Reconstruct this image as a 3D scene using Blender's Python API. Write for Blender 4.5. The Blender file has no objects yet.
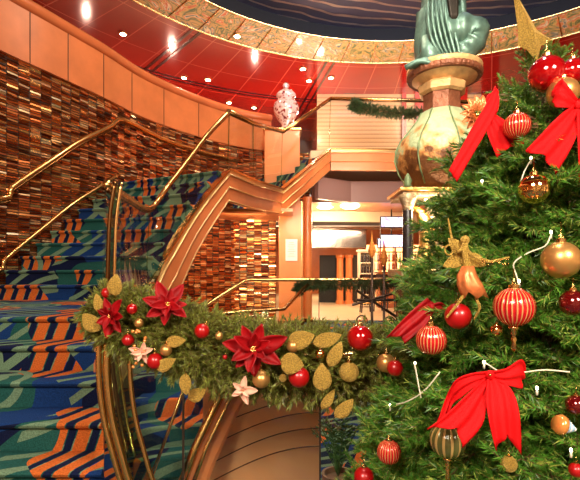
import bpy, bmesh, math, random
import numpy as np
from mathutils import Vector, Matrix, Euler
random.seed(7); rng = np.random.default_rng(7)
S = bpy.context.scene; COL = S.collection
PI = math.pi; F = 450.0; EYE = 1.6
def P(px, py, Y): return Vector(((px-290)/F*Y, Y, EYE+(270-py)/F*Y))
# ------------------------------------------------------------------ camera, world, lights, exposure
cd = bpy.data.cameras.new('camera'); cam = bpy.data.objects.new('camera', cd); COL.objects.link(cam)
cam.location = (0, 0, EYE); cam.rotation_euler = (PI/2, 0, 0)
cd.lens = 36*F/580; cd.sensor_width = 36; cd.shift_y = 30/580; cd.clip_start = .05; cd.clip_end = 200
S.camera = cam
S.view_settings.view_transform = 'Standard'; S.view_settings.look = 'None'
S.view_settings.gamma = 1; S.view_settings.use_curve_mapping = False; S.view_settings.exposure = 0.36
W = bpy.data.worlds.new('world'); S.world = W; W.use_nodes = True
wn = W.node_tree; wn.nodes.clear()
wo = wn.nodes.new('ShaderNodeOutputWorld'); bg = wn.nodes.new('ShaderNodeBackground')
tc = wn.nodes.new('ShaderNodeTexCoord'); vo = wn.nodes.new('ShaderNodeTexNoise'); cr = wn.nodes.new('ShaderNodeValToRGB')
vo.inputs['Scale'].default_value = 5; vo.inputs['Detail'].default_value = 3
wn.links.new(tc.outputs['Generated'], vo.inputs['Vector']); wn.links.new(vo.outputs[0], cr.inputs[0])
e = cr.color_ramp.elements; e[0].position = .35; e[0].color = (.10, .045, .02, 1); e[1].position = .72; e[1].color = (3.2, 2.2, 1.3, 1)
m_ = cr.color_ramp.elements.new(.55); m_.color = (.75, .42, .22, 1)
wn.links.new(cr.outputs[0], bg.inputs[0]); bg.inputs[1].default_value = .75; wn.links.new(bg.outputs[0], wo.inputs[0])
def light(kind, loc, power, color=(1, .82, .6), size=.3, target=None, spot=80, name=None):
    l = bpy.data.lights.new(name or 'light', kind); l.energy = power; l.color = color
    if kind == 'AREA': l.shape = 'DISK'; l.size = size
    else: l.shadow_soft_size = size
    if kind == 'SPOT': l.spot_size = math.radians(spot); l.spot_blend = .6
    o = bpy.data.objects.new(name or 'light', l); COL.objects.link(o); o.location = loc
    if target is not None: o.rotation_euler = (Vector(target)-Vector(loc)).to_track_quat('-Z', 'Y').to_euler()
    return o
light('AREA', (-1.6, -2.0, 3.9), 200, (1, .88, .72), 1.6, (.5, 2.0, 1.2))
light('AREA', (1.6, -1.3, 3.4), 140, (1, .88, .7), 1.0, (1.0, 2.0, 1.3))
light('AREA', (.6, 2.6, 6.75), 240, (1, .86, .7), 1.2, (-2.0, 4.8, .8))
light('AREA', (2.2, 6.4, 5.3), 520, (.72, .78, 1), 2.0, (2.2, 6.8, 8))
light('AREA', (-.4, 4.4, 6.7), 55, (1, .78, .55), .8, (-3.6, 6.8, 3.2))
light('AREA', (0.2, 6.0, 6.7), 170, (1, .78, .55), .8, (-.2, 9.0, 2.5))
light('SPOT', (1.2, 2.6, 4.4), 330, (1, .85, .62), .15, P(440, 120, 5.0), 60)
# ------------------------------------------------------------------ materials
MATS = {}
def srgb(c): return tuple(((x/255)/12.92 if x/255 <= .04045 else ((x/255+.055)/1.055)**2.4) for x in c)+(1,)
def mat(name, col=(200, 200, 200), rough=.5, metal=0, emit=None, es=0, var=0, vs=8, bump=0, bs=30, coat=0, spec=.5, trans=0):
    m = bpy.data.materials.new(name); m.use_nodes = True; nt = m.node_tree; b = nt.nodes['Principled BSDF']
    c = srgb(col); b.inputs['Base Color'].default_value = c
    b.inputs['Roughness'].default_value = rough; b.inputs['Metallic'].default_value = metal
    b.inputs['Coat Weight'].default_value = coat; b.inputs['Coat Roughness'].default_value = .08
    b.inputs['Specular IOR Level'].default_value = spec
    if trans: b.inputs['Transmission Weight'].default_value = trans
    tc = nt.nodes.new('ShaderNodeTexCoord')
    if var:
        n = nt.nodes.new('ShaderNodeTexNoise'); n.inputs['Scale'].default_value = vs; n.inputs['Detail'].default_value = 4
        nt.links.new(tc.outputs['Object'], n.inputs['Vector'])
        r = nt.nodes.new('ShaderNodeValToRGB'); nt.links.new(n.outputs[0], r.inputs[0])
        r.color_ramp.elements[0].position = .3; r.color_ramp.elements[1].position = .7
        r.color_ramp.elements[0].color = tuple(x*(1-var) for x in c[:3])+(1,)
        r.color_ramp.elements[1].color = tuple(min(1, x*(1+var)) for x in c[:3])+(1,)
        nt.links.new(r.outputs[0], b.inputs['Base Color'])
    if bump:
        n = nt.nodes.new('ShaderNodeTexNoise'); n.inputs['Scale'].default_value = bs; n.inputs['Detail'].default_value = 3
        nt.links.new(tc.outputs['Object'], n.inputs['Vector'])
        bm = nt.nodes.new('ShaderNodeBump'); bm.inputs['Strength'].default_value = bump; bm.inputs['Distance'].default_value = .02
        nt.links.new(n.outputs[0], bm.inputs['Height']); nt.links.new(bm.outputs[0], b.inputs['Normal'])
    if emit: b.inputs['Emission Color'].default_value = srgb(emit); b.inputs['Emission Strength'].default_value = es
    MATS[name] = m; return m
class NG:
    """tiny node helper"""
    def __init__(s, m): s.t = m.node_tree; s.b = s.t.nodes['Principled BSDF']
    def n(s, ty, **k):
        x = s.t.nodes.new(ty)
        for a, v in k.items(): setattr(x, a, v)
        return x
    def l(s, a, b): s.t.links.new(a, b)
    def math(s, op, a, b=None, c=None):
        x = s.n('ShaderNodeMath', operation=op)
        for i, v in enumerate((a, b, c)):
            if v is None: continue
            if isinstance(v, (int, float)): x.inputs[i].default_value = v
            else: s.l(v, x.inputs[i])
        return x.outputs[0]
    def mix(s, f, a, b):
        x = s.n('ShaderNodeMix', data_type='RGBA')
        for i, v in ((0, f), (6, a), (7, b)):
            if isinstance(v, (int, float, tuple)): x.inputs[i].default_value = v
            else: s.l(v, x.inputs[i])
        return x.outputs[2]
    def ramp(s, fac, stops, interp='LINEAR'):
        r = s.n('ShaderNodeValToRGB'); s.l(fac, r.inputs[0]); cr = r.color_ramp; cr.interpolation = interp
        while len(cr.elements) < len(stops): cr.elements.new(.5)
        for el, (p, c) in zip(cr.elements, stops): el.position = p; el.color = srgb(c)
        return r.outputs[0]
def glass_mat(name, tint, refl=1.5):
    m = bpy.data.materials.new(name); m.use_nodes = True; nt = m.node_tree; nt.nodes.clear()
    o = nt.nodes.new('ShaderNodeOutputMaterial'); mx = nt.nodes.new('ShaderNodeMixShader')
    t = nt.nodes.new('ShaderNodeBsdfTransparent'); g = nt.nodes.new('ShaderNodeBsdfGlossy'); f = nt.nodes.new('ShaderNodeFresnel')
    t.inputs[0].default_value = tint+(1,); g.inputs[1].default_value = .02; f.inputs[0].default_value = refl
    ge = nt.nodes.new('ShaderNodeNewGeometry'); mu = nt.nodes.new('ShaderNodeMath'); mu.operation = 'SUBTRACT'; mu.use_clamp = True
    nt.links.new(f.outputs[0], mu.inputs[0]); nt.links.new(ge.outputs['Backfacing'], mu.inputs[1]); nt.links.new(mu.outputs[0], mx.inputs[0]); nt.links.new(t.outputs[0], mx.inputs[1]); nt.links.new(g.outputs[0], mx.inputs[2])
    nt.links.new(mx.outputs[0], o.inputs[0]); MATS[name] = m
glass_mat('glass', (.96, .98, .96), 1.5); glass_mat('green_glass', (.62, .78, .6), 1.5)
mat('wood', (192, 110, 64), .35, var=.14, vs=3, coat=.3)
mat('woodcap', (190, 104, 62), .25, var=.1, vs=3, coat=.5)
mat('cherry', (222, 130, 72), .3, var=.12, vs=2.5, coat=.3)
mat('brass', (220, 176, 112), .24, 1, var=.08)
mat('brasspale', (236, 206, 150), .28, .85)
mat('brassdark', (120, 84, 48), .25, 1)
mat('seam', (70, 36, 20), .6)
mat('lacquer', (168, 28, 20), .14, coat=.6, var=.12, vs=.6)
mat('laquerbeam', (70, 12, 14), .2, coat=.5)
mat('black', (8, 8, 12), .5); mat('drumwood', (222, 160, 112), .35, var=.1, vs=2, coat=.3)
mat('cream', (236, 214, 182), .6)
mat('mauve', (158, 128, 124), .5)
mat('beigefloor', (222, 190, 152), .35, var=.08, vs=2)
mat('steel', (190, 182, 180), .18, 1, bump=.15, bs=5)
mat('darkwood', (52, 30, 22), .4)
mat('paper', (226, 226, 224), .6); mat('ink', (110, 110, 115), .7)
mat('bulbglow', (255, 240, 210), .5, emit=(255, 226, 170), es=14)
mat('spotglow', (255, 240, 210), .5, emit=(255, 236, 205), es=25)
mat('shelfglow', (255, 200, 140), .5, emit=(255, 178, 110), es=3.5)
mat('bronze', (92, 122, 112), .42, .45, var=.35, vs=9, bump=.4, bs=14)
mat('bronzedark', (46, 40, 34), .45, .5, var=.3)
mat('verdigris', (112, 132, 92), .5, .2, var=.4, vs=12)
mat('patinagold', (206, 164, 112), .5, .25, bump=.6, bs=20, var=.25, vs=9); mat('neckbrown', (128, 76, 52), .5, .3, bump=.9, bs=26, var=.35)
mat('gold', (226, 180, 104), .3, .9, bump=.8, bs=28, var=.2)
mat('goldmatte', (214, 160, 92), .32, .75, var=.08)
mat('goldshine', (236, 190, 120), .07, 1)
mat('glitter', (240, 178, 84), .4, .2, bump=1, bs=260, var=.5, vs=200)
mat('carved', (196, 172, 136), .4, .5, bump=1, bs=30, var=.3, vs=18)
mat('marbleblack', (44, 40, 40), .25, var=.4, vs=12)
mat('redshine', (200, 8, 20), .06, .55, coat=1)
mat('redmatte', (170, 8, 14), .32, .1, coat=.25)
mat('reddark', (110, 10, 14), .1, .5, coat=1)
mat('ribbon', (206, 6, 12), .65, bump=.3, bs=300, spec=.2)
mat('petal', (146, 2, 10), .55, var=.3, vs=20, spec=.25)
mat('petalpink', (232, 176, 150), .5, var=.15, vs=20)
mat('needle', (112, 112, 44), .42, var=.5, vs=14)
mat('needletree', (72, 122, 34), .4, var=.55, vs=9)
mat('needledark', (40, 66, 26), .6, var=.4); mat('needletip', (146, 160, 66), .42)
mat('twig', (92, 72, 36), .8)
mat('dress', (222, 128, 72), .35, .35, var=.25, vs=40)
mat('wire', (224, 216, 190), .5)
mat('iron', (78, 64, 56), .35, .8)
mat('amber', (230, 146, 72), .2, .3, coat=.6)
mat('leaf', (66, 104, 52), .5); mat('pot', (120, 82, 58), .5, var=.2)
mat('vasewhite', (226, 186, 184), .15, .3, coat=.8)
mat('acornblue', (150, 190, 220), .4)
# vase pattern: crimson marks on pale porcelain
g = NG(MATS['vasewhite']); n = g.n('ShaderNodeTexNoise'); n.inputs['Scale'].default_value = 11; n.inputs['Detail'].default_value = 3
tcn = g.n('ShaderNodeTexCoord'); g.l(tcn.outputs['Object'], n.inputs['Vector'])
g.l(g.ramp(n.outputs[0], [(.38, (130, 40, 46)), (.47, (236, 196, 192)), (.58, (240, 214, 210)), (.66, (150, 54, 58))]), g.b.inputs['Base Color'])
# striped red ornament
def striped(name, a, b_, k=26):
    m = mat(name, a, .22, .25, coat=.5); g = NG(m); t = g.n('ShaderNodeTexCoord'); sp = g.n('ShaderNodeSeparateXYZ'); g.l(t.outputs['Object'], sp.inputs[0])
    an = g.math('ARCTAN2', sp.outputs[1], sp.outputs[0]); s = g.math('SINE', g.math('MULTIPLY', an, k))
    g.l(g.mix(g.math('GREATER_THAN', s, .55), srgb(a), srgb(b_)), g.b.inputs['Base Color'])
    bp = g.n('ShaderNodeBump'); bp.inputs['Strength'].default_value = .5; bp.inputs['Distance'].default_value = .003; g.l(s, bp.inputs['Height']); g.l(bp.outputs[0], g.b.inputs['Normal'])
striped('redstripe', (206, 22, 30), (226, 150, 96))
striped('clearstripe', (96, 96, 50), (196, 160, 96), 14)
# urn: verdigris above, brown gold below
m = mat('urn', (170, 130, 80), .5, .2, bump=.9, bs=16); g = NG(m); t = g.n('ShaderNodeTexCoord'); n = g.n('ShaderNodeTexNoise')
n.inputs['Scale'].default_value = 7; n.inputs['Detail'].default_value = 6; g.l(t.outputs['Object'], n.inputs['Vector'])
sp = g.n('ShaderNodeSeparateXYZ'); g.l(t.outputs['Object'], sp.inputs[0])
hh = g.math('ADD', g.math('MULTIPLY_ADD', sp.outputs[2], 1.5, -.35), g.math('MULTIPLY_ADD', n.outputs[0], 2.4, -.95))
g.l(g.ramp(hh, [(.25, (104, 62, 30)), (.45, (192, 134, 74)), (.62, (188, 158, 108)), (.74, (156, 172, 132)), (.95, (176, 190, 150))]), g.b.inputs['Base Color'])
# frieze
m = mat('frieze', (200, 190, 140), .4, .0, coat=.5); g = NG(m); gp = g.n('ShaderNodeNewGeometry')
n = g.n('ShaderNodeTexNoise'); n.inputs['Scale'].default_value = 1.5; n.inputs['Detail'].default_value = 3; n.inputs['Distortion'].default_value = 3.0
g.l(gp.outputs['Position'], n.inputs['Vector'])
w = g.n('ShaderNodeTexVoronoi'); w.inputs['Scale'].default_value = 1.9; g.l(gp.outputs['Position'], w.inputs['Vector'])
f1 = g.math('FRACT', g.math('MULTIPLY', g.math('ADD', n.outputs[0], g.math('MULTIPLY', w.outputs['Distance'], .25)), 3.4))
g.l(g.ramp(f1, [(0, (184, 150, 84)), (.16, (56, 96, 54)), (.3, (206, 168, 90)), (.45, (196, 74, 30)), (.58, (222, 204, 150)), (.72, (30, 84, 90)), (.86, (200, 160, 84)), (1, (184, 150, 84))]), g.b.inputs['Base Color'])
# dome: thin concentric pale strands on deep blue
DC = (2.05, 4.5)
m = mat('dome', (30, 34, 62), .45); g = NG(m); gp = g.n('ShaderNodeNewGeometry'); sp = g.n('ShaderNodeSeparateXYZ'); g.l(gp.outputs['Position'], sp.inputs[0])
dx = g.math('SUBTRACT', sp.outputs[0], DC[0]+1.2); dy = g.math('SUBTRACT', sp.outputs[1], DC[1]-3.2)
rr = g.math('SQRT', g.math('ADD', g.math('MULTIPLY', dx, dx), g.math('MULTIPLY', dy, dy)))
n = g.n('ShaderNodeTexNoise'); n.inputs['Scale'].default_value = .9; g.l(gp.outputs['Position'], n.inputs['Vector'])
s1 = g.math('SINE', g.math('MULTIPLY', g.math('ADD', rr, g.math('MULTIPLY', n.outputs[0], .35)), 26))
n2 = g.n('ShaderNodeTexNoise'); n2.inputs['Scale'].default_value = 2.2; g.l(gp.outputs['Position'], n2.inputs['Vector'])
f = g.math('MULTIPLY', g.math('GREATER_THAN', s1, .72), g.math('MULTIPLY_ADD', n2.outputs[0], 1.8, -.1))
base = g.mix(n.outputs[0], srgb((36, 44, 112)), srgb((84, 76, 104)))
g.l(g.mix(f, base, srgb((214, 190, 176))), g.b.inputs['Base Color'])
# ceiling panel seams
m = MATS['lacquer']; g = NG(m); gp = g.n('ShaderNodeNewGeometry'); sp = g.n('ShaderNodeSeparateXYZ'); g.l(gp.outputs['Position'], sp.inputs[0])
dx = g.math('SUBTRACT', sp.outputs[0], DC[0]); dy = g.math('SUBTRACT', sp.outputs[1], DC[1])
rr = g.math('SQRT', g.math('ADD', g.math('MULTIPLY', dx, dx), g.math('MULTIPLY', dy, dy))); an = g.math('ARCTAN2', dy, dx)
a1 = g.math('LESS_THAN', g.math('FRACT', g.math('MULTIPLY', rr, .8)), .018); a2 = g.math('LESS_THAN', g.math('FRACT', g.math('MULTIPLY', an, 60/(2*PI))), .03)
n = g.n('ShaderNodeTexNoise'); n.inputs['Scale'].default_value = .5; g.l(gp.outputs['Position'], n.inputs['Vector'])
g.l(g.mix(g.math('MAXIMUM', a1, a2), g.mix(n.outputs[0], srgb((120, 16, 16)), srgb((176, 38, 26))), srgb((190, 74, 58))), g.b.inputs['Base Color'])
# slatted upper wall
m = mat('slats', (226, 186, 140), .4, coat=.2); g = NG(m); gp = g.n('ShaderNodeNewGeometry'); sp = g.n('ShaderNodeSeparateXYZ'); g.l(gp.outputs['Position'], sp.inputs[0])
fz = g.math('FRACT', g.math('MULTIPLY', sp.outputs[2], 9)); g.l(g.mix(g.math('LESS_THAN', fz, .2), srgb((186, 150, 108)), srgb((140, 98, 62))), g.b.inputs['Base Color'])
# carpet
m = mat('carpet', (20, 50, 120), .9, spec=.15); g = NG(m); gp = g.n('ShaderNodeNewGeometry'); sp = g.n('ShaderNodeSeparateXYZ'); g.l(gp.outputs['Position'], sp.inputs[0])
vy = g.math('ADD', sp.outputs[1], sp.outputs[2]); cx = g.n('ShaderNodeCombineXYZ'); g.l(sp.outputs[0], cx.inputs[0]); g.l(vy, cx.inputs[1]); V = cx.outputs[0]
def noise(sc, det=2, off=0, dist=0):
    mp = g.n('ShaderNodeMapping'); g.l(V, mp.inputs[0]); mp.inputs['Location'].default_value = (off, off*1.7, 0); mp.inputs['Scale'].default_value = (1.35, 1.35, 1)
    x = g.n('ShaderNodeTexNoise'); x.inputs['Scale'].default_value = sc; x.inputs['Detail'].default_value = det; x.inputs['Distortion'].default_value = dist
    g.l(mp.outputs[0], x.inputs['Vector']); return x.outputs[0]
def wave(rot, sc, dist, off=0):
    mp = g.n('ShaderNodeMapping'); g.l(V, mp.inputs[0]); mp.inputs['Rotation'].default_value = (0, 0, rot); mp.inputs['Location'].default_value = (off, 0, 0); mp.inputs['Scale'].default_value = (1.5, 1.5, 1)
    x = g.n('ShaderNodeTexWave'); x.inputs['Scale'].default_value = sc; x.inputs['Distortion'].default_value = dist; x.inputs['Detail'].default_value = 0; x.inputs['Detail Scale'].default_value = .5
    g.l(mp.outputs[0], x.inputs['Vector']); return x.outputs['Fac']
blue, navy, sage, teal, oran = srgb((22, 56, 112)), srgb((14, 24, 58)), srgb((112, 140, 112)), srgb((34, 86, 80)), srgb((206, 104, 44))
def gt(a, v): return g.math('GREATER_THAN', a, v)
c0 = g.mix(gt(noise(.9, 0, 3), .52), blue, navy); c0 = g.mix(gt(noise(1.1, 0, 9), .55), c0, teal)
st = g.math('MULTIPLY', gt(wave(1.1, 1.35, 9), .72), gt(noise(1.0, 0, 21), .4)); c1 = g.mix(st, c0, sage)
vr = g.n('ShaderNodeTexVoronoi'); vr.inputs['Scale'].default_value = 1.3; g.l(V, vr.inputs['Vector'])
ri = g.math('MULTIPLY', gt(g.math('SINE', g.math('MULTIPLY', vr.outputs['Distance'], 42)), .25), g.math('LESS_THAN', vr.outputs['Distance'], .42)); c2 = g.mix(ri, c1, sage)
om = g.math('MULTIPLY', gt(noise(1.5, 0, 40), .57), g.math('SUBTRACT', 1, ri))
c3 = g.mix(g.math('MULTIPLY', om, gt(wave(.35, 1.5, 1.5, 5), .4)), c2, oran); c4 = g.mix(g.math('MULTIPLY', om, g.math('LESS_THAN', wave(.35, 1.5, 1.5, 5), .25)), c3, navy)
fine = g.n('ShaderNodeTexNoise'); fine.inputs['Scale'].default_value = 130; g.l(gp.outputs['Position'], fine.inputs['Vector'])
vv = g.n('ShaderNodeMix', data_type='RGBA', blend_type='MULTIPLY'); vv.inputs[0].default_value = .45; g.l(c4, vv.inputs[6]); g.l(g.ramp(fine.outputs[0], [(.3, (90, 90, 90)), (.65, (255, 255, 255))]), vv.inputs[7])
g.l(vv.outputs[2], g.b.inputs['Base Color'])
bp = g.n('ShaderNodeBump'); bp.inputs['Strength'].default_value = .5; bp.inputs['Distance'].default_value = .01; g.l(fine.outputs[0], bp.inputs['Height']); g.l(bp.outputs[0], g.b.inputs['Normal'])
# bronze mirror tiles: per tile colour attribute
m = mat('tiles', (150, 80, 40), .27, .85); g = NG(m); at = g.n('ShaderNodeAttribute'); at.attribute_name = 'tile'
g.l(g.ramp(at.outputs['Fac'], [(0, (70, 30, 14)), (.3, (150, 76, 38)), (.55, (206, 120, 64)), (.8, (240, 184, 118)), (1, (255, 236, 196))]), g.b.inputs['Base Color'])
mat('tilegap', (30, 14, 8), .6)
# ------------------------------------------------------------------ mesh helpers
class MB:
    def __init__(s): s.v = []; s.f = []; s.n = 0
    def add(s, vs, fs):
        k = len(s.v); s.v += [tuple(v) for v in vs]; s.f += [tuple(i+k for i in f) for f in fs]; return s
    def box(s, c, d, rz=0):
        R = Matrix.Rotation(rz, 3, 'Z'); c = Vector(c)
        vs = [c+R@Vector((x*d[0]/2, y*d[1]/2, z*d[2]/2)) for z in (-1, 1) for x, y in ((-1, -1), (1, -1), (1, 1), (-1, 1))]
        return s.add(vs, [(3, 2, 1, 0), (4, 5, 6, 7), (0, 1, 5, 4), (1, 2, 6, 5), (2, 3, 7, 6), (3, 0, 4, 7)])
    def tube(s, path, r, seg=8, cap=True):
        path = [Vector(p) for p in path]; n = len(path); vs = []; up = Vector((0, 0, 1)); prev = None
        for i, p in enumerate(path):
            t = (path[min(i+1, n-1)]-path[max(i-1, 0)]).normalized()
            if prev is None: a = t.orthogonal().normalized()
            else: a = (prev-t*prev.dot(t)); a = a.normalized() if a.length > 1e-6 else t.orthogonal().normalized()
            prev = a; b = t.cross(a); ri = r(i/(n-1)) if callable(r) else (r[i] if hasattr(r, '__len__') else r)
            vs += [p+(a*math.cos(2*PI*k/seg)+b*math.sin(2*PI*k/seg))*ri for k in range(seg)]
        fs = [(i*seg+k, i*seg+(k+1) % seg, (i+1)*seg+(k+1) % seg, (i+1)*seg+k) for i in range(n-1) for k in range(seg)]
        if cap: fs += [tuple(range(seg-1, -1, -1)), tuple((n-1)*seg+k for k in range(seg))]
        return s.add(vs, fs)
    def lathe(s, prof, seg=24, c=(0, 0, 0), fn=None):
        n = len(prof); vs = []
        for i, (r, z) in enumerate(prof):
            for k in range(seg):
                a = 2*PI*k/seg; q = fn(a, r, z) if fn else r
                vs.append((c[0]+q*math.cos(a), c[1]+q*math.sin(a), c[2]+z))
        fs = [(i*seg+k, i*seg+(k+1) % seg, (i+1)*seg+(k+1) % seg, (i+1)*seg+k) for i in range(n-1) for k in range(seg)]
        fs += [tuple(range(seg-1, -1, -1)), tuple((n-1)*seg+k for k in range(seg))]
        return s.add(vs, fs)
    def ball(s, c, r, seg=24, sc=(1, 1, 1), fn=None):
        m = seg//2; k0 = len(s.v)
        s.lathe([(r*math.sin(PI*(i+.02)/(m+.04)), -r*math.cos(PI*(i+.02)/(m+.04))) for i in range(m+1)], seg, (0, 0, 0), fn)
        for i in range(k0, len(s.v)): x, y, z = s.v[i]; s.v[i] = (c[0]+x*sc[0], c[1]+y*sc[1], c[2]+z*sc[2])
        return s
    def slab(s, A, B, off):
        """strip between polylines A and B thickened by vector (or list) off"""
        n = len(A); o = off if isinstance(off, list) else [Vector(off)]*n; vs = []
        for i in range(n):
            a, b = Vector(A[i]), Vector(B[i]); vs += [a, b, b+o[i], a+o[i]]
        fs = [(i*4+k, i*4+(k+1) % 4, (i+1)*4+(k+1) % 4, (i+1)*4+k) for i in range(n-1) for k in range(4)]
        fs += [(3, 2, 1, 0), tuple((n-1)*4+k for k in range(4))]
        return s.add(vs, fs)
    def build(s, name, m, parent=None, loc=None, smooth=False, bevel=0, sub=0, autos=False):
        me = bpy.data.meshes.new(name); base = Vector(loc) if loc is not None else (WL.get(parent.name, Vector()) if parent else Vector())
        me.from_pydata([tuple(Vector(v)-base) for v in s.v], [], s.f)
        bmx = bmesh.new(); bmx.from_mesh(me); bmesh.ops.recalc_face_normals(bmx, faces=bmx.faces[:]); bmx.to_mesh(me); bmx.free(); me.materials.append(MATS[m]); me.update()
        o = bpy.data.objects.new(name, me); COL.objects.link(o)
        if parent is not None: o.parent = parent; WL[o.name] = base
        else: o.location = base; WL[o.name] = base
        if smooth or autos:
            me.polygons.foreach_set('use_smooth', [True]*len(me.polygons))
            if autos: me.set_sharp_from_angle(angle=math.radians(40))
        if bevel: b = o.modifiers.new('b', 'BEVEL'); b.width = bevel; b.segments = 2; b.limit_method = 'ANGLE'
        if sub: b = o.modifiers.new('s', 'SUBSURF'); b.levels = sub; b.render_levels = sub
        return o
WL = {}
def thing(name, label, cat, loc=(0, 0, 0), group=None):
    o = bpy.data.objects.new(name, None); COL.objects.link(o); o.location = loc; WL[o.name] = Vector(loc); o.empty_display_size = .1
    return tag(o, label, cat, group)
def tag(o, label, cat, group=None):
    o['label'] = label; o['category'] = cat
    if group: o['group'] = group
    return o
def struct(o, label=None):
    o['kind'] = 'structure'
    if label: o['label'] = label; o['category'] = 'interior'
    return o
def dup(root, loc, label=None, rot=None, scale=None, group=None):
    r = root.copy(); COL.objects.link(r); r.location = loc
    if rot is not None: r.rotation_euler = rot
    if scale is not None: r.scale = (scale,)*3
    if label: r['label'] = label
    if group: r['group'] = group
    for ch in root.children:
        c = ch.copy(); COL.objects.link(c); c.parent = r
        for gch in ch.children: d = gch.copy(); COL.objects.link(d); d.parent = c
    return r
def cr_(pts, n=8):
    pts = [Vector(p) for p in pts]; out = []
    Q = [pts[0]*2-pts[1]]+pts+[pts[-1]*2-pts[-2]]
    for i in range(1, len(Q)-2):
        a, b, c, d = Q[i-1:i+3]
        for k in range(n):
            t = k/n; out.append(.5*((2*b)+(c-a)*t+(2*a-5*b+4*c-d)*t*t+(3*b-a-3*c+d)*t**3))
    return out+[pts[-1]]
def interp(tab, x):
    return float(np.interp(x, [t[0] for t in tab], [t[1] for t in tab]))
# ------------------------------------------------------------------ structure
FAR = 1.6-1.15
struct(MB().box((0, 2.2, -.06), (16, 9.0, .12)).build('floor', 'carpet'))
struct(MB().box((2.5, 16.35, FAR-.31), (24, 20.5, .62)).build('floor', 'beigefloor'))
struct(MB().box((2.2, 6.55, FAR-.22), (6.6, .9, .44)).build('trim_1', 'wood'))
struct(MB().box((1.6, 8.6, FAR+.006), (3.0, 3.2, .012)).build('floor', 'carpet'))
# left wall
Wp = cr_([(-4.1, -.5, 0), (-4.15, 1.6, 0), (-4.0, 4.0, 0), (-3.68, 5.4, 0), (-3.36, 6.2, 0), (-2.98, 7.1, 0), (-2.62, 8.1, 0), (-1.9, 9.2, 0), (-1.1, 10.0, 0), (-.45, 10.35, 0)], 6)
def wallx(Y): return interp([(p.y, p.x) for p in Wp], Y)
def tilewall(name, path, z0, z1, tw=.16, th=.033, seed=1, inward=1, bright=0):
    r = np.random.default_rng(seed); vs = []; fs = []; cols = []
    L = [0]
    for i in range(1, len(path)): L.append(L[-1]+(path[i]-path[i-1]).length)
    n = int(L[-1]/tw); pts = [Vector((np.interp(k*tw, L, [p.x for p in path]), np.interp(k*tw, L, [p.y for p in path]), 0)) for k in range(n+1)]
    rows = int((z1-z0)/th); colshift = r.random(n)*.3
    for i in range(n):
        a, b = pts[i], pts[i+1]; t = (b-a).normalized(); nn = Vector((t.y, -t.x, 0))*inward
        for j in range(rows):
            z = z0+j*th; g = .004; ta, tb = r.normal(0, .006), r.normal(0, .008)
            p0 = a+t*g*1.6; p1 = b-t*g*1.6; k = len(vs)
            q = [p0+nn*(.012+ta-tb), p1+nn*(.012-ta-tb), p1+nn*(.012-ta+tb), p0+nn*(.012+ta+tb)]
            zz = [z+g*1.2, z+g*1.2, z+th-g*1.2, z+th-g*1.2]
            for u, zq in zip(q, zz): vs.append((u.x, u.y, zq))
            for u, zq in zip(q, zz): w_ = u-nn*.02; vs.append((w_.x, w_.y, zq))
            fs += [(k, k+1, k+2, k+3), (k+4, k, k+3, k+7), (k+1, k+5, k+6, k+2), (k+3, k+2, k+6, k+7), (k+4, k+5, k+1, k)]
            c = min(1, max(0, r.beta(1.5, 2.0)+colshift[i]*.4-.05+bright)); cols += [c]*8
        k = len(vs)
    # backing
    k0 = len(vs)
    me = bpy.data.meshes.new(name); 
    for i in range(n+1):
        a = pts[i]; t = (pts[min(i+1, n)]-pts[max(i-1, 0)]).normalized(); nn = Vector((t.y, -t.x, 0))*inward
        for off in (.0, -.12):
            for z in (z0, z1): u = a+nn*off; vs.append((u.x, u.y, z)); cols.append(0)
    for i in range(n):
        k = k0+i*4; fs += [(k, k+4, k+5, k+1), (k+2, k+3, k+7, k+6), (k+1, k+5, k+7, k+3)]
    me.from_pydata(vs, [], fs); me.materials.append(MATS['tiles']); me.materials.append(MATS['tilegap'])
    at = me.attributes.new('tile', 'FLOAT', 'POINT'); at.data.foreach_set('value', cols)
    for p in me.polygons[len(me.polygons)-3*n:]: p.material_index = 1
    o = bpy.data.objects.new(name, me); COL.objects.link(o); return struct(o)
DK = EYE+2.6; HU = EYE+3.45
tilewall('wall_left', Wp, 0, EYE+2.76, bright=.1)
tilewall('wall_left', [Vector((-.47, 10.35, 0)), Vector((.1, 10.5, 0)), Vector((.6, 10.6, 0))], EYE+1.65, EYE+2.76, bright=.1)
def offs(path, d):
    out = []
    for i, p in enumerate(path):
        t = (path[min(i+1, len(path)-1)]-path[max(i-1, 0)]).normalized(); out.append(p+Vector((t.y, -t.x, 0))*d)
    return out
Z = Vector((0, 0, 1))
fw = offs(Wp, .05)
fas = MB().slab([p+Z*HU for p in fw], [p+Z*(EYE+2.72) for p in fw], [(a-b)*3 for a, b in zip(Wp, fw)]).build('trim_2', 'wood', smooth=False, autos=True); struct(fas)
capm = MB().tube([p+Z*(HU+.03) for p in offs(Wp, .03)], .085, 12); struct(capm.build('trim_3', 'woodcap', smooth=True))
sm = MB()
for i in range(2, len(fw)-1, 4):
    p = fw[i]; t = (fw[i+1]-fw[i-1]).normalized(); nn = Vector((t.y, -t.x, 0)); sm.box(p+Z*((HU+EYE+2.72)/2)+nn*.0, (.012, .012, HU-EYE-2.72), math.atan2(t.y, t.x))
struct(sm.build('trim_4', 'seam'))
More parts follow.
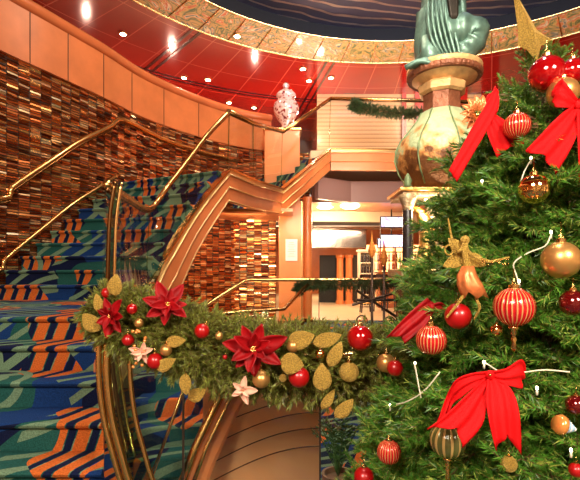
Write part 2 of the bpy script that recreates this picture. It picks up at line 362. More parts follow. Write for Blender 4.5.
# ceiling
CZ = EYE+4.85; N = 96
def ring(R, z): return [Vector((DC[0]+R*math.cos(2*PI*k/N), DC[1]+R*math.sin(2*PI*k/N), z)) for k in range(N+1)]
def annulus(R0, z0, R1, z1, th=.1): return MB().slab(ring(R0, z0), ring(R1, z1), (0, 0, th))
struct(annulus(6.0, CZ, 15, CZ).build('ceiling', 'lacquer'))
struct(annulus(5.15, CZ+.06, 6.0, CZ-.01, .05).build('trim_5', 'frieze'))
struct(annulus(5.13, CZ+.06, 5.15, CZ+.30, .02).build('trim_6', 'black'))
dm = MB().lathe([(5.5, .32), (4.5, .42), (3, .5), (1.5, .55), (.05, .57)], 96, (DC[0], DC[1], CZ)); struct(dm.build('ceiling_dome', 'dome', smooth=True))
tr = MB()
for R, z in ((6.02, CZ-.015), (5.14, CZ+.055)): tr.tube(ring(R, z), .022, 8, False)
for k in range(56):
    a = 2*PI*(k+.3)/56; d = Vector((math.cos(a), math.sin(a), 0)); c = Vector((DC[0], DC[1], 0))
    tr.tube([c+d*5.15+Z*(CZ+.05), c+d*6.0+Z*(CZ-.015)], .012, 4)
struct(tr.build('trim_7', 'brass', smooth=True))
bmm = MB()
for k in range(12):
    a = 2*PI*(k+.35)/12; d = Vector((math.cos(a), math.sin(a), 0)); t = Vector((-d.y, d.x, 0)); c = Vector((DC[0], DC[1], CZ-.012))
    for w_ in (-.09, .09): bmm.slab([c+d*6.05+t*(w_-.03), c+d*14.5+t*(w_-.03)], [c+d*6.05+t*(w_+.03), c+d*14.5+t*(w_+.03)], (0, 0, .02))
for R in (8.4,): 
    bmm.slab([p-Z*.012 for p in ring(R, CZ)], [p-Z*.012 for p in ring(R+.06, CZ)], (0, 0, .02)); bmm.slab([p-Z*.012 for p in ring(R+.16, CZ)], [p-Z*.012 for p in ring(R+.22, CZ)], (0, 0, .02))
struct(bmm.build('trim_8', 'laquerbeam'))
# upper far walls, deck
struct(MB().box((5.2, 12.5, (DK+CZ)/2), (8.9, .2, CZ-DK)).build('wall_back', 'slats'))
struct(MB().box((-6.5, 17.0, (DK+CZ)/2), (15, .2, CZ-DK)).build('wall_back', 'laquerbeam'))
struct(MB().box((.85, 14.7, (DK+CZ)/2), (.15, 4.4, CZ-DK)).build('wall_back', 'woodcap'))
pan = MB()
for px, w_ in ((404, .12), (424, .5), (458, .5), (490, .45), (556, .6)):
    pan.box((P(px, 0, 12.35).x, 12.36, (DK+CZ)/2), (w_, .08, CZ-DK))
struct(pan.build('trim_9', 'lacquer'))
struct(MB().box((4.75, 12.0, DK-.1), (8.6, 4.4, .2)).build('ceiling_deck', 'cream'))
struct(MB().box((-3.0, 14.0, DK-.1), (7.2, 6.0, .2)).build('ceiling_deck', 'cream'))
# under-deck: drop fascia, ceiling, cream cove, back
UZ = EYE+1.62
struct(MB().box((4.9, 10.7, EYE+1.85), (8.8, .15, .5)).build('trim_10', 'mauve', bevel=.02))
struct(MB().box((1.05, 10.45, EYE+1.85), (1.1, .15, .5), .6).build('trim_11', 'mauve', bevel=.02))
struct(MB().box((2.7, 13.6, UZ+.05), (16, 5.6, .1)).build('ceiling_lower', 'wood'))
cv = [Vector((.5+5.5*math.sin(a), 14.6-2.2*math.cos(a)*1.0, EYE+1.62)) for a in np.linspace(-1.1, 1.1, 20)]
struct(MB().slab(cv, [p-Z*.28 for p in cv], (0, .15, 0)).build('trim_12', 'cream', smooth=False))
struct(MB().box((3, 22, EYE+.4), (24, .2, 3.2)).build('wall_back', 'wood'))
struct(MB().box((3, 18.2, EYE+1.35), (20, 7.4, .1)).build('ceiling_lower', 'steel'))
struct(MB().box((1.4, 14.9, EYE+1.02), (2.2, .5, .62)).build('trim_13', 'steel', bevel=.03))
struct(MB().box((-8.1, 6, 3.2), (.2, 34, 6.6)).build('wall_left', 'cherry'))
struct(MB().box((9.0, 12, 3.2), (.2, 22, 6.6)).build('wall_right', 'cherry'))
# brick wall below landing
bw = [Vector((-2.55, 9.9, 0)), Vector((-.3, 9.9, 0))]
tilewall('wall_middle', bw, FAR, EYE+1.5, seed=5, bright=.22)
struct(MB().box((-1.25, 9.2, EYE+1.12), (2.6, 1.6, .06)).build('ceiling_landing', 'wood'))
# fluted columns
t = thing('wood_column', 'broad orange cherry wood column with small white notice below the stair landing', 'column', P(291, 0, 9.4)*1+Vector((0, 0, 0)))
t.location.z = FAR; WL[t.name] = Vector(t.location)
cx_ = t.location
MB().box((cx_.x, cx_.y, (FAR+EYE+1.4)/2), (.5, .5, EYE+1.4-FAR)).build('shaft', 'cherry', t, bevel=.01)
MB().box((cx_.x+.22, cx_.y-.255, (FAR+EYE+1.4)/2), (.02, .02, EYE+1.4-FAR)).build('corner_strip', 'brass', t)
MB().box((cx_.x, cx_.y-.01, FAR+.06), (.54, .54, .12)).build('base', 'brassdark', t, bevel=.01)
t2 = thing('round_column', 'narrow round honey coloured column lit beside the broad wood column', 'column', (P(307.5, 0, 9.9).x, 9.9, FAR))
MB().lathe([(.12, 0), (.12, .1), (.1, .12), (.1, EYE+1.6-FAR)], 24, (P(307.5, 0, 9.9).x, 9.9, FAR)).build('shaft', 'cherry', t2, smooth=False, autos=True)
MB().lathe([(.13, 0), (.13, .09), (.11, .1)], 24, (P(307.5, 0, 9.9).x, 9.9, FAR)).build('base', 'brass', t2, autos=True)
nt_ = thing('notice', 'small white framed notice mounted on the broad orange wood column', 'notice', P(291.5, 250, 9.13))
c = P(291.5, 250, 9.13)
MB().box(c, (.24, .015, .44)).build('frame', 'paper', nt_, bevel=.004)
mb = MB()
for i in range(9): mb.box(c+Vector((0, -.012, .15-i*.036)), (.1+.06*((i*7) % 3)/2, .006, .006))
mb.build('lettering', 'ink', nt_)
# ------------------------------------------------------------------ main staircase
steps = [(-1.44, 1.85), (-1.26, 2.12), (-1.08, 2.42), (-.9, 2.66), (-.72, 2.92), (-.54, 3.2), (-.36, 3.47), (-.18, 5.4), (0, 5.6), (.18, 5.8), (.36, 6.0), (.54, 6.2), (.72, 6.4), (.9, 6.62), (1.08, 6.87), (1.26, 7.12), (1.44, 7.4)]
RC = [(-1.62, -.78, 1.6), (-1.44, -.86, 1.85), (-1.26, -.92, 2.12), (-1.08, -1.0, 2.42), (-.9, -1.1, 2.66), (-.72, -1.2, 2.92), (-.54, -1.31, 3.2), (-.36, -1.42, 3.47), (-.18, -1.68, 5.42), (0, -1.62, 5.54), (.18, -1.55, 5.66), (.36, -1.46, 5.78), (.54, -1.37, 5.9), (.72, -1.27, 6.02), (.9, -1.18, 6.13), (1.08, -1.09, 6.25), (1.26, -1.0, 6.37), (1.44, -.92, 6.5)]
def rc(z): return Vector((interp([(a, b) for a, b, c in RC], z)-interp([(-1.7, 0), (-.6, .02), (-.3, .16), (1.2, .2), (1.44, .12)], z), interp([(a, c) for a, b, c in RC], z), 0))
stair = thing('staircase', 'curving staircase carpeted in blue, teal and orange pattern along bronze tile wall', 'staircase', (-2.2, 3.5, 0))
for i, (z, Y) in enumerate(steps):
    L = Vector((wallx(Y)+.06, Y, 0)); R = rc(z)
    if i+1 < len(steps): z2, Y2 = steps[i+1]; L2 = Vector((wallx(Y2)+.06, Y2, 0)); R2 = rc(z2)
    else: L2 = Vector((wallx(8.3)+.1, 8.3, 0)); R2 = Vector((-.36, 8.25, 0))
    if i == 6: R2 = Vector((-1.68, 5.42, 0))
    zt = EYE+z; d = Vector((0, 1, 0)); pr = []
    prof = [(.03, -.215), (.03, -.05), (.012, -.044), (-.008, -.03), (-.012, -.016), (-.004, -.003), (.02, 0)]
    rows = []
    for (a, b) in ((L, L2), (R, R2)):
        dirv = (b-a); dirv = dirv.normalized(); row = [a+d*u+Z*(zt+w_) for u, w_ in prof]; row += [b+d*.04+Z*zt, b+d*.04+Z*(zt-.215)]; rows.append(row)
    n_ = len(rows[0]); fs = [(k, (k+1) % n_, n_+(k+1) % n_, n_+k) for k in range(n_)]+[tuple(range(n_-1, -1, -1)), tuple(range(n_, 2*n_))]
    MB().add(rows[0]+rows[1], fs).build('step', 'carpet', stair, autos=True)
# wall side skirting
sk = [Vector((wallx(Y)+.09, Y-.05, EYE+z+.12)) for z, Y in steps]
MB().tube(cr_(sk, 3), .03, 8).build('wall_string', 'brass', stair, smooth=True)
hr = [Vector((wallx(Y)+.16, Y-.02, EYE+z+1.02)) for z, Y in steps[3:]]+[Vector((wallx(8.3)+.16, 8.3, EYE+2.42)), Vector((wallx(9.2)+.12, 9.15, EYE+2.4)), Vector((-1.1, 9.85, EYE+2.4))]
t = thing('wall_handrail', 'brass handrail running up the bronze tile wall', 'handrail', (hr[0].x, hr[0].y, hr[0].z))
MB().tube(cr_(hr, 3), .035, 10).build('rail', 'brass', t, smooth=True)
MB().tube([p-Z*.055 for p in cr_(hr, 3)], .016, 8).build('under_rail', 'brassdark', t, smooth=True)
for k in range(0, len(hr)-1, 2):
    p = hr[k]; MB().tube([p-Z*.02, p-Z*.09, p+Vector((-.15, .03, -.1))], .012, 6).build('bracket', 'brass', t, smooth=True)
# second flight landing -> deck
C0 = Vector((-.1, 8.4, 0)); D0 = Vector((.88, 9.55, 0)); dirf = (D0-C0).normalized(); nf = Vector((-dirf.y, dirf.x, 0))
fl2 = thing('upper_stair_flight', 'short blue carpeted flight climbing from landing to upper deck behind glass', 'staircase', (C0.x, C0.y, EYE+1.44))
for i in range(6):
    a = C0.lerp(D0, i/6); b = C0.lerp(D0, (i+1)/6); z = EYE+1.44+(i+1)*.19-.2; a = a+nf*.14; b = b+nf*.14
    MB().slab([a+Z*z, b+Z*z], [a+nf*1.3+Z*z, b+nf*1.3+Z*z], (0, 0, -.2)).build('step', 'carpet', fl2, bevel=.015)
# stringers: top polyline
def band(name, parent, top, h, inn, wood='wood'):
    n = len(top); th = inn; h = h if isinstance(h, list) else [h]*n
    for k, (u0, u1, o, mt_, nm) in enumerate(((0, .17, .0, 'brasspale', 'edge_band'), (.17, .58, .015, wood, 'fascia_board'), (.58, 1.0, .03, wood, 'fascia_board'))):
        A = [top[i]-Z*h[i]*u0+th[i]*o for i in range(n)]; B = [top[i]-Z*h[i]*u1+th[i]*o for i in range(n)]
        MB().slab(A, B, [v*.1 for v in th]).build(nm, mt_, parent, autos=True)
        MB().tube([top[i]-Z*h[i]*u1+th[i]*(o-.004) for i in range(n)], .010, 6).build('brass_line', 'brasspale', parent, smooth=True)
    MB().slab([top[i]-th[i]*.02+Z*.012 for i in range(n)], [top[i]+th[i]*.11+Z*.012 for i in range(n)], (0, 0, -.03)).build('brass_cap', 'brass', parent)
A1 = [P(130, 330, 5.0), P(150, 290, 5.4), P(168, 255, 5.67), P(188, 222, 5.95), P(209, 193, 6.2), P(230, 169, 6.5)]
AB = cr_([Vector((-.80, 1.75, .16)), Vector((-1.2, 2.95, EYE-.66)), Vector((-1.52, 4.2, EYE-.3)), P(150, 290, 5.4), P(168, 255, 5.67), P(188, 222, 5.95), P(209, 193, 6.2), P(230, 169, 6.5)], 5)
BC = [P(230, 169, 6.5), P(256, 180.5, 7.3), P(283, 189, 8.4)]
CD = [P(283, 189, 8.4), P(331, 149, 9.6)]
DE = [P(331, 149, 9.6), P(700, 151, 9.7)]
def inn(path, s=1):
    out = []
    for i, p in enumerate(path):
        t = (path[min(i+1, len(path)-1)]-path[max(i-1, 0)]); t.z = 0; t.normalize(); out.append(Vector((-t.y, t.x, 0))*s)
    return out
st1 = thing('curved_stringer', 'wood and brass curved stringer sweeping down the open side of the stairs', 'stringer', (AB[0].x, AB[0].y, AB[0].z))
band('b', st1, AB[6:], [interp([(0, .5), (10, .7), (22, .8), (27, .6), (35, .45)], i_) for i_ in range(6, len(AB))], inn(AB)[6:])
st2 = thing('landing_edge', 'wood and brass zigzag fascia of landing, upper flight and deck', 'fascia', (BC[0].x, BC[0].y, BC[0].z))
for q in (BC, CD, DE): band('b', st2, q, .45, inn(q))
# glass balustrades
def balustrade(name, label, low, top, joints, offv=None):
    t = thing(name, label, 'balustrade', (low[0].x, low[0].y, low[0].z)); n = len(low); js = joints
    for a, b in zip(js[:-1], js[1:]):
        A = low[a:b+1]; B = top[a:b+1]; A = [p.copy() for p in A]; B = [p.copy() for p in B]
        MB().slab(A, B, [v*.012 for v in inn(A)]).build('glass_panel', 'glass', t)
        MB().slab([A[-1]-Z*0, A[-1]+inn(A)[-1]*.014], [B[-1], B[-1]+inn(A)[-1]*.014], (B[-1]-A[-1]).cross(inn(A)[-1]).normalized()*.006).build('panel_edge', 'green_glass', t)
    MB().tube(top, .03, 10).build('handrail', 'brass', t, smooth=True)
    MB().tube([p-Z*.036 for p in top], .017, 6).build('rail_channel', 'brassdark', t, smooth=True)
    return t
AK = [Vector((-.80, 1.75, EYE+.42)), Vector((-1.2, 2.95, EYE+.56)), Vector((-1.52, 4.2, EYE+.68)), Vector((-1.68, 5.4, EYE+.74))]
for (q_, zt_) in zip(A1[2:], (1.06, 1.45, 1.89, 2.30)): AK.append(Vector((q_.x, q_.y, EYE+zt_)))
topAB = cr_(AK, 5)
lowAB = [AB[i]+inn(AB)[i]*.04 for i in range(len(AB))]
# only the part from index 5 (Y about 2.6)
balustrade('stair_balustrade', 'curved glass balustrade with brass rail along the lower staircase', lowAB[5:], topAB[5:], [0, 10, 20, 30][:3]+[len(lowAB)-6])
balustrade('landing_balustrade', 'glass balustrade dipping across the landing beneath the tall pink vase', [p+v*.04 for p, v in zip(BC, inn(BC))], [P(228, 111, 6.5), P(254, 123, 7.3), P(283, 131, 8.4)], [0, 1, 2])
balustrade('flight_balustrade', 'slanting glass balustrade beside the short upper flight', [p+v*.04 for p, v in zip(CD, inn(CD))], [P(283, 131, 8.4), P(331, 98, 9.6)], [0, 1])
dl = [DE[0].lerp(DE[1], k/5) for k in range(6)]
balustrade('deck_balustrade', 'level glass balustrade with garland along the upper deck edge', [p+v*.04 for p, v in zip(dl, inn(dl))], [P(331, 98, 9.6).lerp(P(700, 107, 9.7), k/5) for k in range(6)], [0, 1, 2, 3, 4, 5])
# bowed brass end of the stair glass
nw = thing('balustrade_end_bar', 'slim bowed dark brass bar ending the curved stair glass', 'post', P(110, 300, 2.62))
pts = cr_([P(115, 182, 2.6), P(110, 215, 2.6), P(108, 260, 2.6), P(108, 300, 2.6), P(112, 360, 2.58), P(120, 420, 2.55), P(128, 458, 2.5)], 5)
MB().tube(pts, .012, 8).build('outer_strip', 'brassdark', nw, smooth=True)
MB().tube([p+Vector((.03, .02, 0)) for p in pts], .009, 8).build('inner_strip', 'brass', nw, smooth=True)
MB().slab([p+Vector((.004, .004, 0)) for p in pts], [p+Vector((.027, .018, 0)) for p in pts], (0, .012, 0)).build('glass_strip', 'green_glass', nw)
# foreground newel
nw = thing('curved_newel', 'wide curved glass and brass newel under the left end of the garland', 'post', (P(110, 0, 2.15).x, 2.15, 0))
q = cr_([P(100, 300, 2.15), P(99, 340, 2.15), P(99, 380, 2.15), P(104, 420, 2.15), P(113, 455, 2.15), P(124, 490, 2.15), P(148, 540, 2.15), P(175, 600, 2.15)], 5)
wd = Vector((.10, .03, 0))
MB().tube(q, .014, 10).build('outer_strip', 'brass', nw, smooth=True)
MB().tube([p+wd*.35 for p in q], .019, 10).build('middle_strip', 'brass', nw, smooth=True)
MB().tube([p+wd*1.35 for p in q], .012, 10).build('inner_strip', 'brass', nw, smooth=True)
MB().slab(q, [p+wd*1.35 for p in q], (0, .012, 0)).build('glass_strip', 'green_glass', nw)
# foreground balustrade under the garland
GY = 2.2
fb = thing('foreground_balustrade', 'near glass balustrade carrying the thick garland', 'balustrade', (P(260, 0, GY).x, GY, 0))
xs = [118, 183, 320, 470]
railz = lambda px: P(px, interp([(90, 318), (150, 332), (230, 350), (330, 358), (480, 352)], px), GY+.0)
for a, b in zip(xs[:-1], xs[1:]):
    pa = [railz(a+(b-a)*k/4) for k in range(5)]
    MB().slab([Vector((p.x+.004*(k == 0), GY, .02)) for k, p in enumerate(pa)], [p+Vector((.004*(k == 0), 0, 0)) for k, p in enumerate(pa)], (0, .012, 0)).build('glass_panel', 'glass', fb)
    MB().box((P(b, 0, GY).x, GY+.006, (railz(b).z)/2), (.008, .016, railz(b).z)).build('panel_joint', 'iron', fb)
MB().tube([railz(x) for x in range(100, 476, 15)], .03, 10).build('handrail', 'brass', fb, smooth=True)
# staircase reflection in the near glass, built as solid steps behind it
lf = thing('reflected_stair_flight', 'carpeted steps modelled as the staircase reflection in the near glass below the garland', 'staircase', (P(160, 0, 3.7).x, 3.7, 0))
for i, (z, Y) in enumerate([(-1.42, 3.35), (-1.25, 3.55), (-1.1, 3.78), (-.95, 4.0), (-.8, 4.25)]):
    xl, xr = P(132, 0, Y).x, P(200, 0, Y).x; zz = EYE+z
    MB().slab([Vector((xl, Y, zz)), Vector((xr, Y+.12, zz-.0))], [Vector((xl, Y+.3, zz)), Vector((xr, Y+.42, zz))], (0, 0, -min(.19, zz-.01))).build('step', 'carpet', lf, bevel=.02)
MB().slab([P(183, 492, 2.85), P(200, 446, 2.95), P(224, 396, 3.05), P(235, 376, 3.1)], [P(194, 512, 2.85), P(211, 466, 2.95), P(235, 414, 3.05), P(247, 392, 3.1)], (.02, .02, 0)).build('outer_string', 'wood', lf)
MB().tube([P(179, 492, 2.84), P(196, 446, 2.94), P(220, 396, 3.04), P(231, 376, 3.09)], .03, 8).build('brass_cap', 'brass', lf, smooth=True)
MB().tube([P(190, 492, 2.83), P(207, 446, 2.93), P(231, 396, 3.03), P(242, 376, 3.08)], .014, 8).build('brass_line', 'brass', lf, smooth=True)
MB().tube([P(146, 492, 3.0), P(184, 388, 3.3), P(192, 366, 3.4)], .012, 8).build('handrail', 'brass', lf, smooth=True)
# curved wooden drum with dark curved joints
dr = thing('curved_wood_drum', 'curved wood panelled base with dark curved joints behind near glass', 'panelling', (P(255, 0, 4.2).x, 4.2, 0))
arc = [P(203+k*116/14, 300, 3.42-.3*math.sin(PI*(.1+.5*k/14))) for k in range(15)]
top = [Vector((p.x, p.y, .78)) for p in arc]
MB().slab(top, [Vector((p.x, p.y, 0)) for p in arc], (0, .12, 0)).build('panel', 'drumwood', dr, autos=True)
for y0, y1 in ((432, 398), (450, 412), (468, 428), (486, 446)):
    MB().tube([Vector((p.x, p.y-.002, EYE+(270-(y0+(y1-y0)*math.sin(k/14*PI/2)))/F*p.y)) for k, p in enumerate(arc)], .004, 6).build('joint', 'seam', dr)
MB().tube(top, .02, 8).build('top_rail', 'brass', dr, smooth=True)
# brass rail with garland in front of column
mr = thing('hall_balustrade', 'low brass railed glass balustrade in front of the wood column', 'balustrade', (P(250, 0, 6.9).x, 6.9, FAR))
path = [P(196, 318, 6.4), P(247, 281, 6.9), P(312, 280, 6.9), P(283, 309, 6.3), P(215, 318, 6.2)]
MB().tube(cr_([P(150, 345, 6.2), P(196, 312, 6.5), P(244, 281, 6.9)], 3)+[P(250, 279.5, 6.9), P(300, 280, 6.9), P(400, 279, 6.9), P(520, 279, 6.9)], .028, 8).build('handrail', 'brass', mr, smooth=True)
MB().tube([P(309, 283, 6.85), P(284, 309, 6.35), P(225, 313, 6.2), P(190, 318, 6.1)], .026, 8).build('lower_handrail', 'brass', mr, smooth=True)
for a, b in ((250, 319), (320, 400), (401, 480)):
    pa, pb = P(a, 280, 6.9), P(b, 280, 6.9)
    MB().slab([pa, pb], [Vector((pa.x, pa.y, FAR)), Vector((pb.x, pb.y, FAR))], (0, .012, 0)).build('glass_panel', 'glass', mr)
    MB().box((pb.x, 6.905, (pb.z+FAR)/2), (.012, .02, pb.z-FAR)).build('panel_joint', 'brassdark', mr)
# ------------------------------------------------------------------ bar beyond
sh = thing('wine_shelf', 'pale shelving unit holding rows of dark bottles beside the bar', 'shelf', (P(366, 0, 14).x, 14, FAR))
x0 = P(366, 0, 14).x; H_ = 1.72
mb = MB()
for u in (-.22, .22): mb.box((x0+u, 14.0, FAR+H_/2), (.05, .3, H_))
mb.build('side_panel', 'cream', sh); MB().box((x0, 14.14, FAR+H_/2), (.4, .03, H_)).build('back_panel', 'cream', sh)
for i in range(6): MB().box((x0, 13.99, FAR+.05+i*.33), (.4, .28, .035)).build('shelf_board', 'cream', sh)
MB().box((x0, 14, FAR+H_+.03), (.56, .36, .06)).build('top_board', 'cream', sh)
def bottle(name, mt, label, s=1):
    t = thing(name, label, 'bottle'); prof = [(.001, 0), (.037, 0), (.038, .17), (.03, .2), (.013, .23), (.013, .28)]
    MB().lathe(prof, 10).build('body', mt, t, autos=True); MB().lathe([(.015, .275), (.015, .3)], 8).build('cap', 'brass', t); return t
mat('bottle', (40, 24, 20), .1, coat=1); mat('bottleamber', (190, 96, 30), .1, coat=1); mat('bottleclear', (220, 200, 180), .1, coat=1)
b0 = bottle('wine_bottle', 'bottle', 'small dark wine bottle standing in the pale shelving unit'); first = True
for i in range(6):
    for k in range(4):
        loc = (x0-.14+.093*k, 13.93, FAR+.068+i*.33-(.0 if i else 0)); 
        if i == 5 : continue
        if first: b0.location = loc; b0['group'] = 'bottles in the pale shelving unit'; first = False
        else: dup(b0, loc, group='bottles in the pale shelving unit')
bb = thing('back_bar', 'glowing back bar of glass shelves behind the counter at far right', 'shelf', (P(392, 0, 15).x, 15, FAR))
xb = P(395, 0, 15).x
MB().box((xb, 15.3, FAR+1.0), (2.0, .06, 2.0)).build('back_panel', 'shelfglow', bb)
for i in range(4): MB().box((xb, 15.1, FAR+.85+i*.3), (2.0, .3, .03)).build('shelf_board', 'darkwood', bb)
for u in (-1, -.5, 0, .5, 1): MB().box((xb+u, 15.1, FAR+1.0), (.05, .32, 2.0)).build('upright', 'woodcap', bb)
b1 = bottle('spirit_bottle', 'bottleamber', 'amber spirit bottle on the glowing back bar'); b1['group'] = 'amber bottles on the back bar'
b2 = bottle('spirit_bottle', 'bottleclear', 'clear spirit bottle on the glowing back bar'); b2['group'] = 'clear bottles on the back bar'
used = [False, False]
for i in range(3):
    for k in range(16):
        if k % 4 == 3 and False: continue
        loc = (xb-.93+k*.124, 15.05, FAR+.867+i*.3); w_ = (k*7+i*3) % 3 == 0; src = b2 if w_ else b1
        if abs(((k*.124-.93)+1) % .5-.0) < .05 or abs(((k*.124-.93)+1) % .5-.5) < .05: continue
        if not used[w_]: src.location = loc; used[w_] = True
        else: dup(src, loc)
ct = thing('bar_counter', 'dark wood bar counter with brass edge in front of the back bar', 'counter', (P(395, 0, 14.2).x, 14.0, FAR))
MB().box((P(412, 0, 14.0).x, 13.9, FAR+.52), (2.2, .5, 1.04)).build('front', 'woodcap', ct); MB().box((P(412, 0, 14).x, 13.85, FAR+1.07), (2.3, .7, .05)).build('top', 'darkwood', ct); MB().tube([P(412, 0, 14).xy.to_3d()+Vector((-1.15, -.52, FAR+1.07)), P(412, 0, 14).xy.to_3d()+Vector((1.15, -.52, FAR+1.07))], .03, 8).build('edge_rail', 'brass', ct)
def stool():
    t = thing('bar_stool', 'dark tall bar stool', 'stool')
    MB().lathe([(.01, .7), (.18, .7), (.19, .74), (.17, .78), (.01, .79)], 16).build('seat', 'darkwood', t, autos=True)
    for a in range(4):
        an = PI/4+a*PI/2; MB().tube([(.13*math.cos(an), .13*math.sin(an), .7), (.2*math.cos(an), .2*math.sin(an), 0)], .018, 6).build('leg', 'darkwood', t)
    MB().tube([(.17*math.cos(a*PI/8), .17*math.sin(a*PI/8), .25) for a in range(17)], .01, 6).build('foot_ring', 'brass', t, smooth=True)
    MB().slab([Vector((.17*math.cos(a), .17*math.sin(a), .8)) for a in np.linspace(.4, PI-.4, 8)], [Vector((.17*math.cos(a), .17*math.sin(a), 1.02)) for a in np.linspace(.4, PI-.4, 8)], (0, .02, 0)).build('backrest', 'darkwood', t)
    return t
s0 = stool(); s0.location = (P(366, 0, 12.2).x, 12.2, FAR); s0['label'] = 'dark tall bar stool nearest the pale shelving unit'
dup(s0, (P(378, 0, 12.6).x, 12.6, FAR), 'dark tall bar stool in the middle of the three by the bar'); dup(s0, (P(391, 0, 12.4).x, 12.4, FAR), 'dark tall bar stool closest to the ornate pedestal')
# dark doorway with pale pilasters
struct(MB().box((P(342, 0, 16).x, 16, FAR+.8), (1.6, .1, 1.75)).build('door_1', 'black'))
dp = thing('doorway_pillar', 'peach fluted pillar standing before the dark doorway', 'column', (P(340, 0, 15.3).x, 15.3, FAR), 'peach doorway pillars')
MB().lathe([(.14, 0), (.14, .1), (.11, .12), (.11, 1.55), (.14, 1.58), (.14, 1.66)], 20, tuple(dp.location), fn=lambda a, r, z: r*(1+.05*math.cos(10*a))).build('shaft', 'cherry', dp, autos=True)
dup(dp, (P(349, 0, 15.3).x, 15.3, FAR), 'peach fluted pillar standing before the dark doorway')
# TVs
def tv(px, py, Y, w_, h_, label, es, colr):
    c = P(px, py, Y); t = thing('television', label, 'television', tuple(c)); mt = mat('screen'+str(px)+'_'+str(py), colr, .3, emit=colr, es=es)
    MB().box(c+Vector((0, .03, 0)), (w_, .06, h_)).build('housing', 'black', t, bevel=.008)
    g = NG(mt); n = g.n('ShaderNodeTexNoise'); n.inputs['Scale'].default_value = 7; tcn = g.n('ShaderNodeTexCoord'); g.l(tcn.outputs['Object'], n.inputs['Vector'])
    g.l(g.ramp(n.outputs[0], [(.4, (60, 70, 190)), (.5, (200, 214, 250)), (.6, (250, 250, 255)), (.68, (200, 90, 110))]), g.b.inputs['Emission Color'])
    MB().tube([c+Vector((0, .06, 0)), Vector((c.x, c.y+.06, UZ+.01))], .02, 8).build('mount', 'iron', t)
    MB().box(c+Vector((0, -.004, 0)), (w_-.05, .008, h_-.05)).build('screen', 'screen'+str(px)+'_'+str(py), t)
tv(395, 253, 12.0, .55, .5, 'large bright blue white television left of black marble column', 2.2, (220, 225, 255)) if False else None
tv(392, 222, 12, .62, .3, 'upper wide television showing blue picture behind black marble column', 1.5, (200, 205, 255))
tv(392, 241, 12, .62, .36, 'lower wide bright television behind black marble column', 2.2, (230, 230, 255))
tv(381, 243, 12.6, .2, .28, 'small bright television left of the wide screens', 2.5, (240, 240, 255))
# side table & lamp globes
def globe(px, py, Y, label):
    c = P(px, py, Y); t = thing('ceiling_lamp', label, 'lamp', tuple(c)); t['group'] = 'glowing ceiling lamps'
    del t['group']
    MB().lathe([(.01, 0), (.15, .01), (.24, .06), (.26, .12)], 24, (c.x, c.y, c.z-.02)).build('shade', 'bulbglow', t, smooth=True)
    MB().lathe([(.28, 0), (.28, .03), (.2, .04)], 24, (c.x, c.y, c.z+.1)).build('rim', 'brass', t)
    MB().tube([c+Z*.12, Vector((c.x, c.y, UZ+.02))], .02, 8).build('stem', 'brass', t)
    light('POINT', c-Z*.25, 60, (1, .72, .42), .15)
globe(325, 208, 11.6, 'left smaller glowing ceiling lamp under the upper deck'); globe(350, 208, 11.3, 'right larger glowing ceiling lamp under the upper deck')
light('AREA', (1.5, 13.5, EYE+1.3), 90, (1, .75, .5), 2, (1.5, 13.5, 0)); light('AREA', (1.2, 18.5, EYE+1.2), 120, (1, .72, .45), 2, (1.2, 18.5, 0))
light('AREA', (-.9, 8.6, EYE+1.0), 40, (1, .72, .42), .8, (-1.1, 9.9, 1.6)); light('AREA', (.15, 7.9, EYE+1.0), 7, (1, .72, .42), .5, (.1, 9.3, EYE+.3))
light('AREA', (4, 10.9, CZ-.4), 60, (1, .8, .6), 1.5, (3.5, 12.5, DK+1)); light('POINT', (P(322, 120, 11.5)), 25, (1, .8, .6), .1)
[light('POINT', (x_, y_, DK+1.0), 45, (1, .6, .45), .04) for x_, y_ in ((-3.2, 12.2), (-1.0, 12.8), (-4.8, 10.6), (.3, 11.4))]
light('AREA', (1.5, 8.0, EYE+2.2), 60, (1, .7, .55), 1.5, (1.5, 10.5, CZ))
# recessed spots
def spot(px, py, label, first=None):
    Y = 4.85*F/(270-py); c = P(px, py, Y); c.z = CZ
    t = thing('ceiling_spotlight', label, 'spotlight', tuple(c))
    MB().lathe([(.07, -.03), (.085, -.03), (.09, -.005), (.06, 0)], 20, tuple(c)).build('rim', 'brass', t, smooth=True)
    MB().lathe([(.001, -.036), (.055, -.036), (.06, -.031), (.001, -.0305)], 20, tuple(c)).build('lens', 'spotglow', t)
for px, py, lb in ((123, 33, 'recessed spotlight in red ceiling nearest the upper left'), (184, 77, 'recessed spotlight in red ceiling just above left wood cap'), (208, 79, 'recessed spotlight in red ceiling right of the one over the wood cap'), (229, 102, 'recessed spotlight in red ceiling left of the tall vase, low'), (254, 107, 'recessed spotlight in red ceiling closest to the tall vase'), (303, 68, 'recessed spotlight in red ceiling next to the mosaic ring'), (309, 80, 'brightest recessed spotlight in red ceiling right above the vase'), (331, 77, 'recessed spotlight in red ceiling above the slatted upper wall'), (237, 35, 'recessed spotlight set in the mosaic ring')):
    spot(px, py, lb)
    Y = 4.85*F/(270-py); c = P(px, py, Y)
    light('SPOT', (c.x, c.y, CZ-.05), 60, (1, .84, .62), .06, (c.x, c.y, 0), 100)
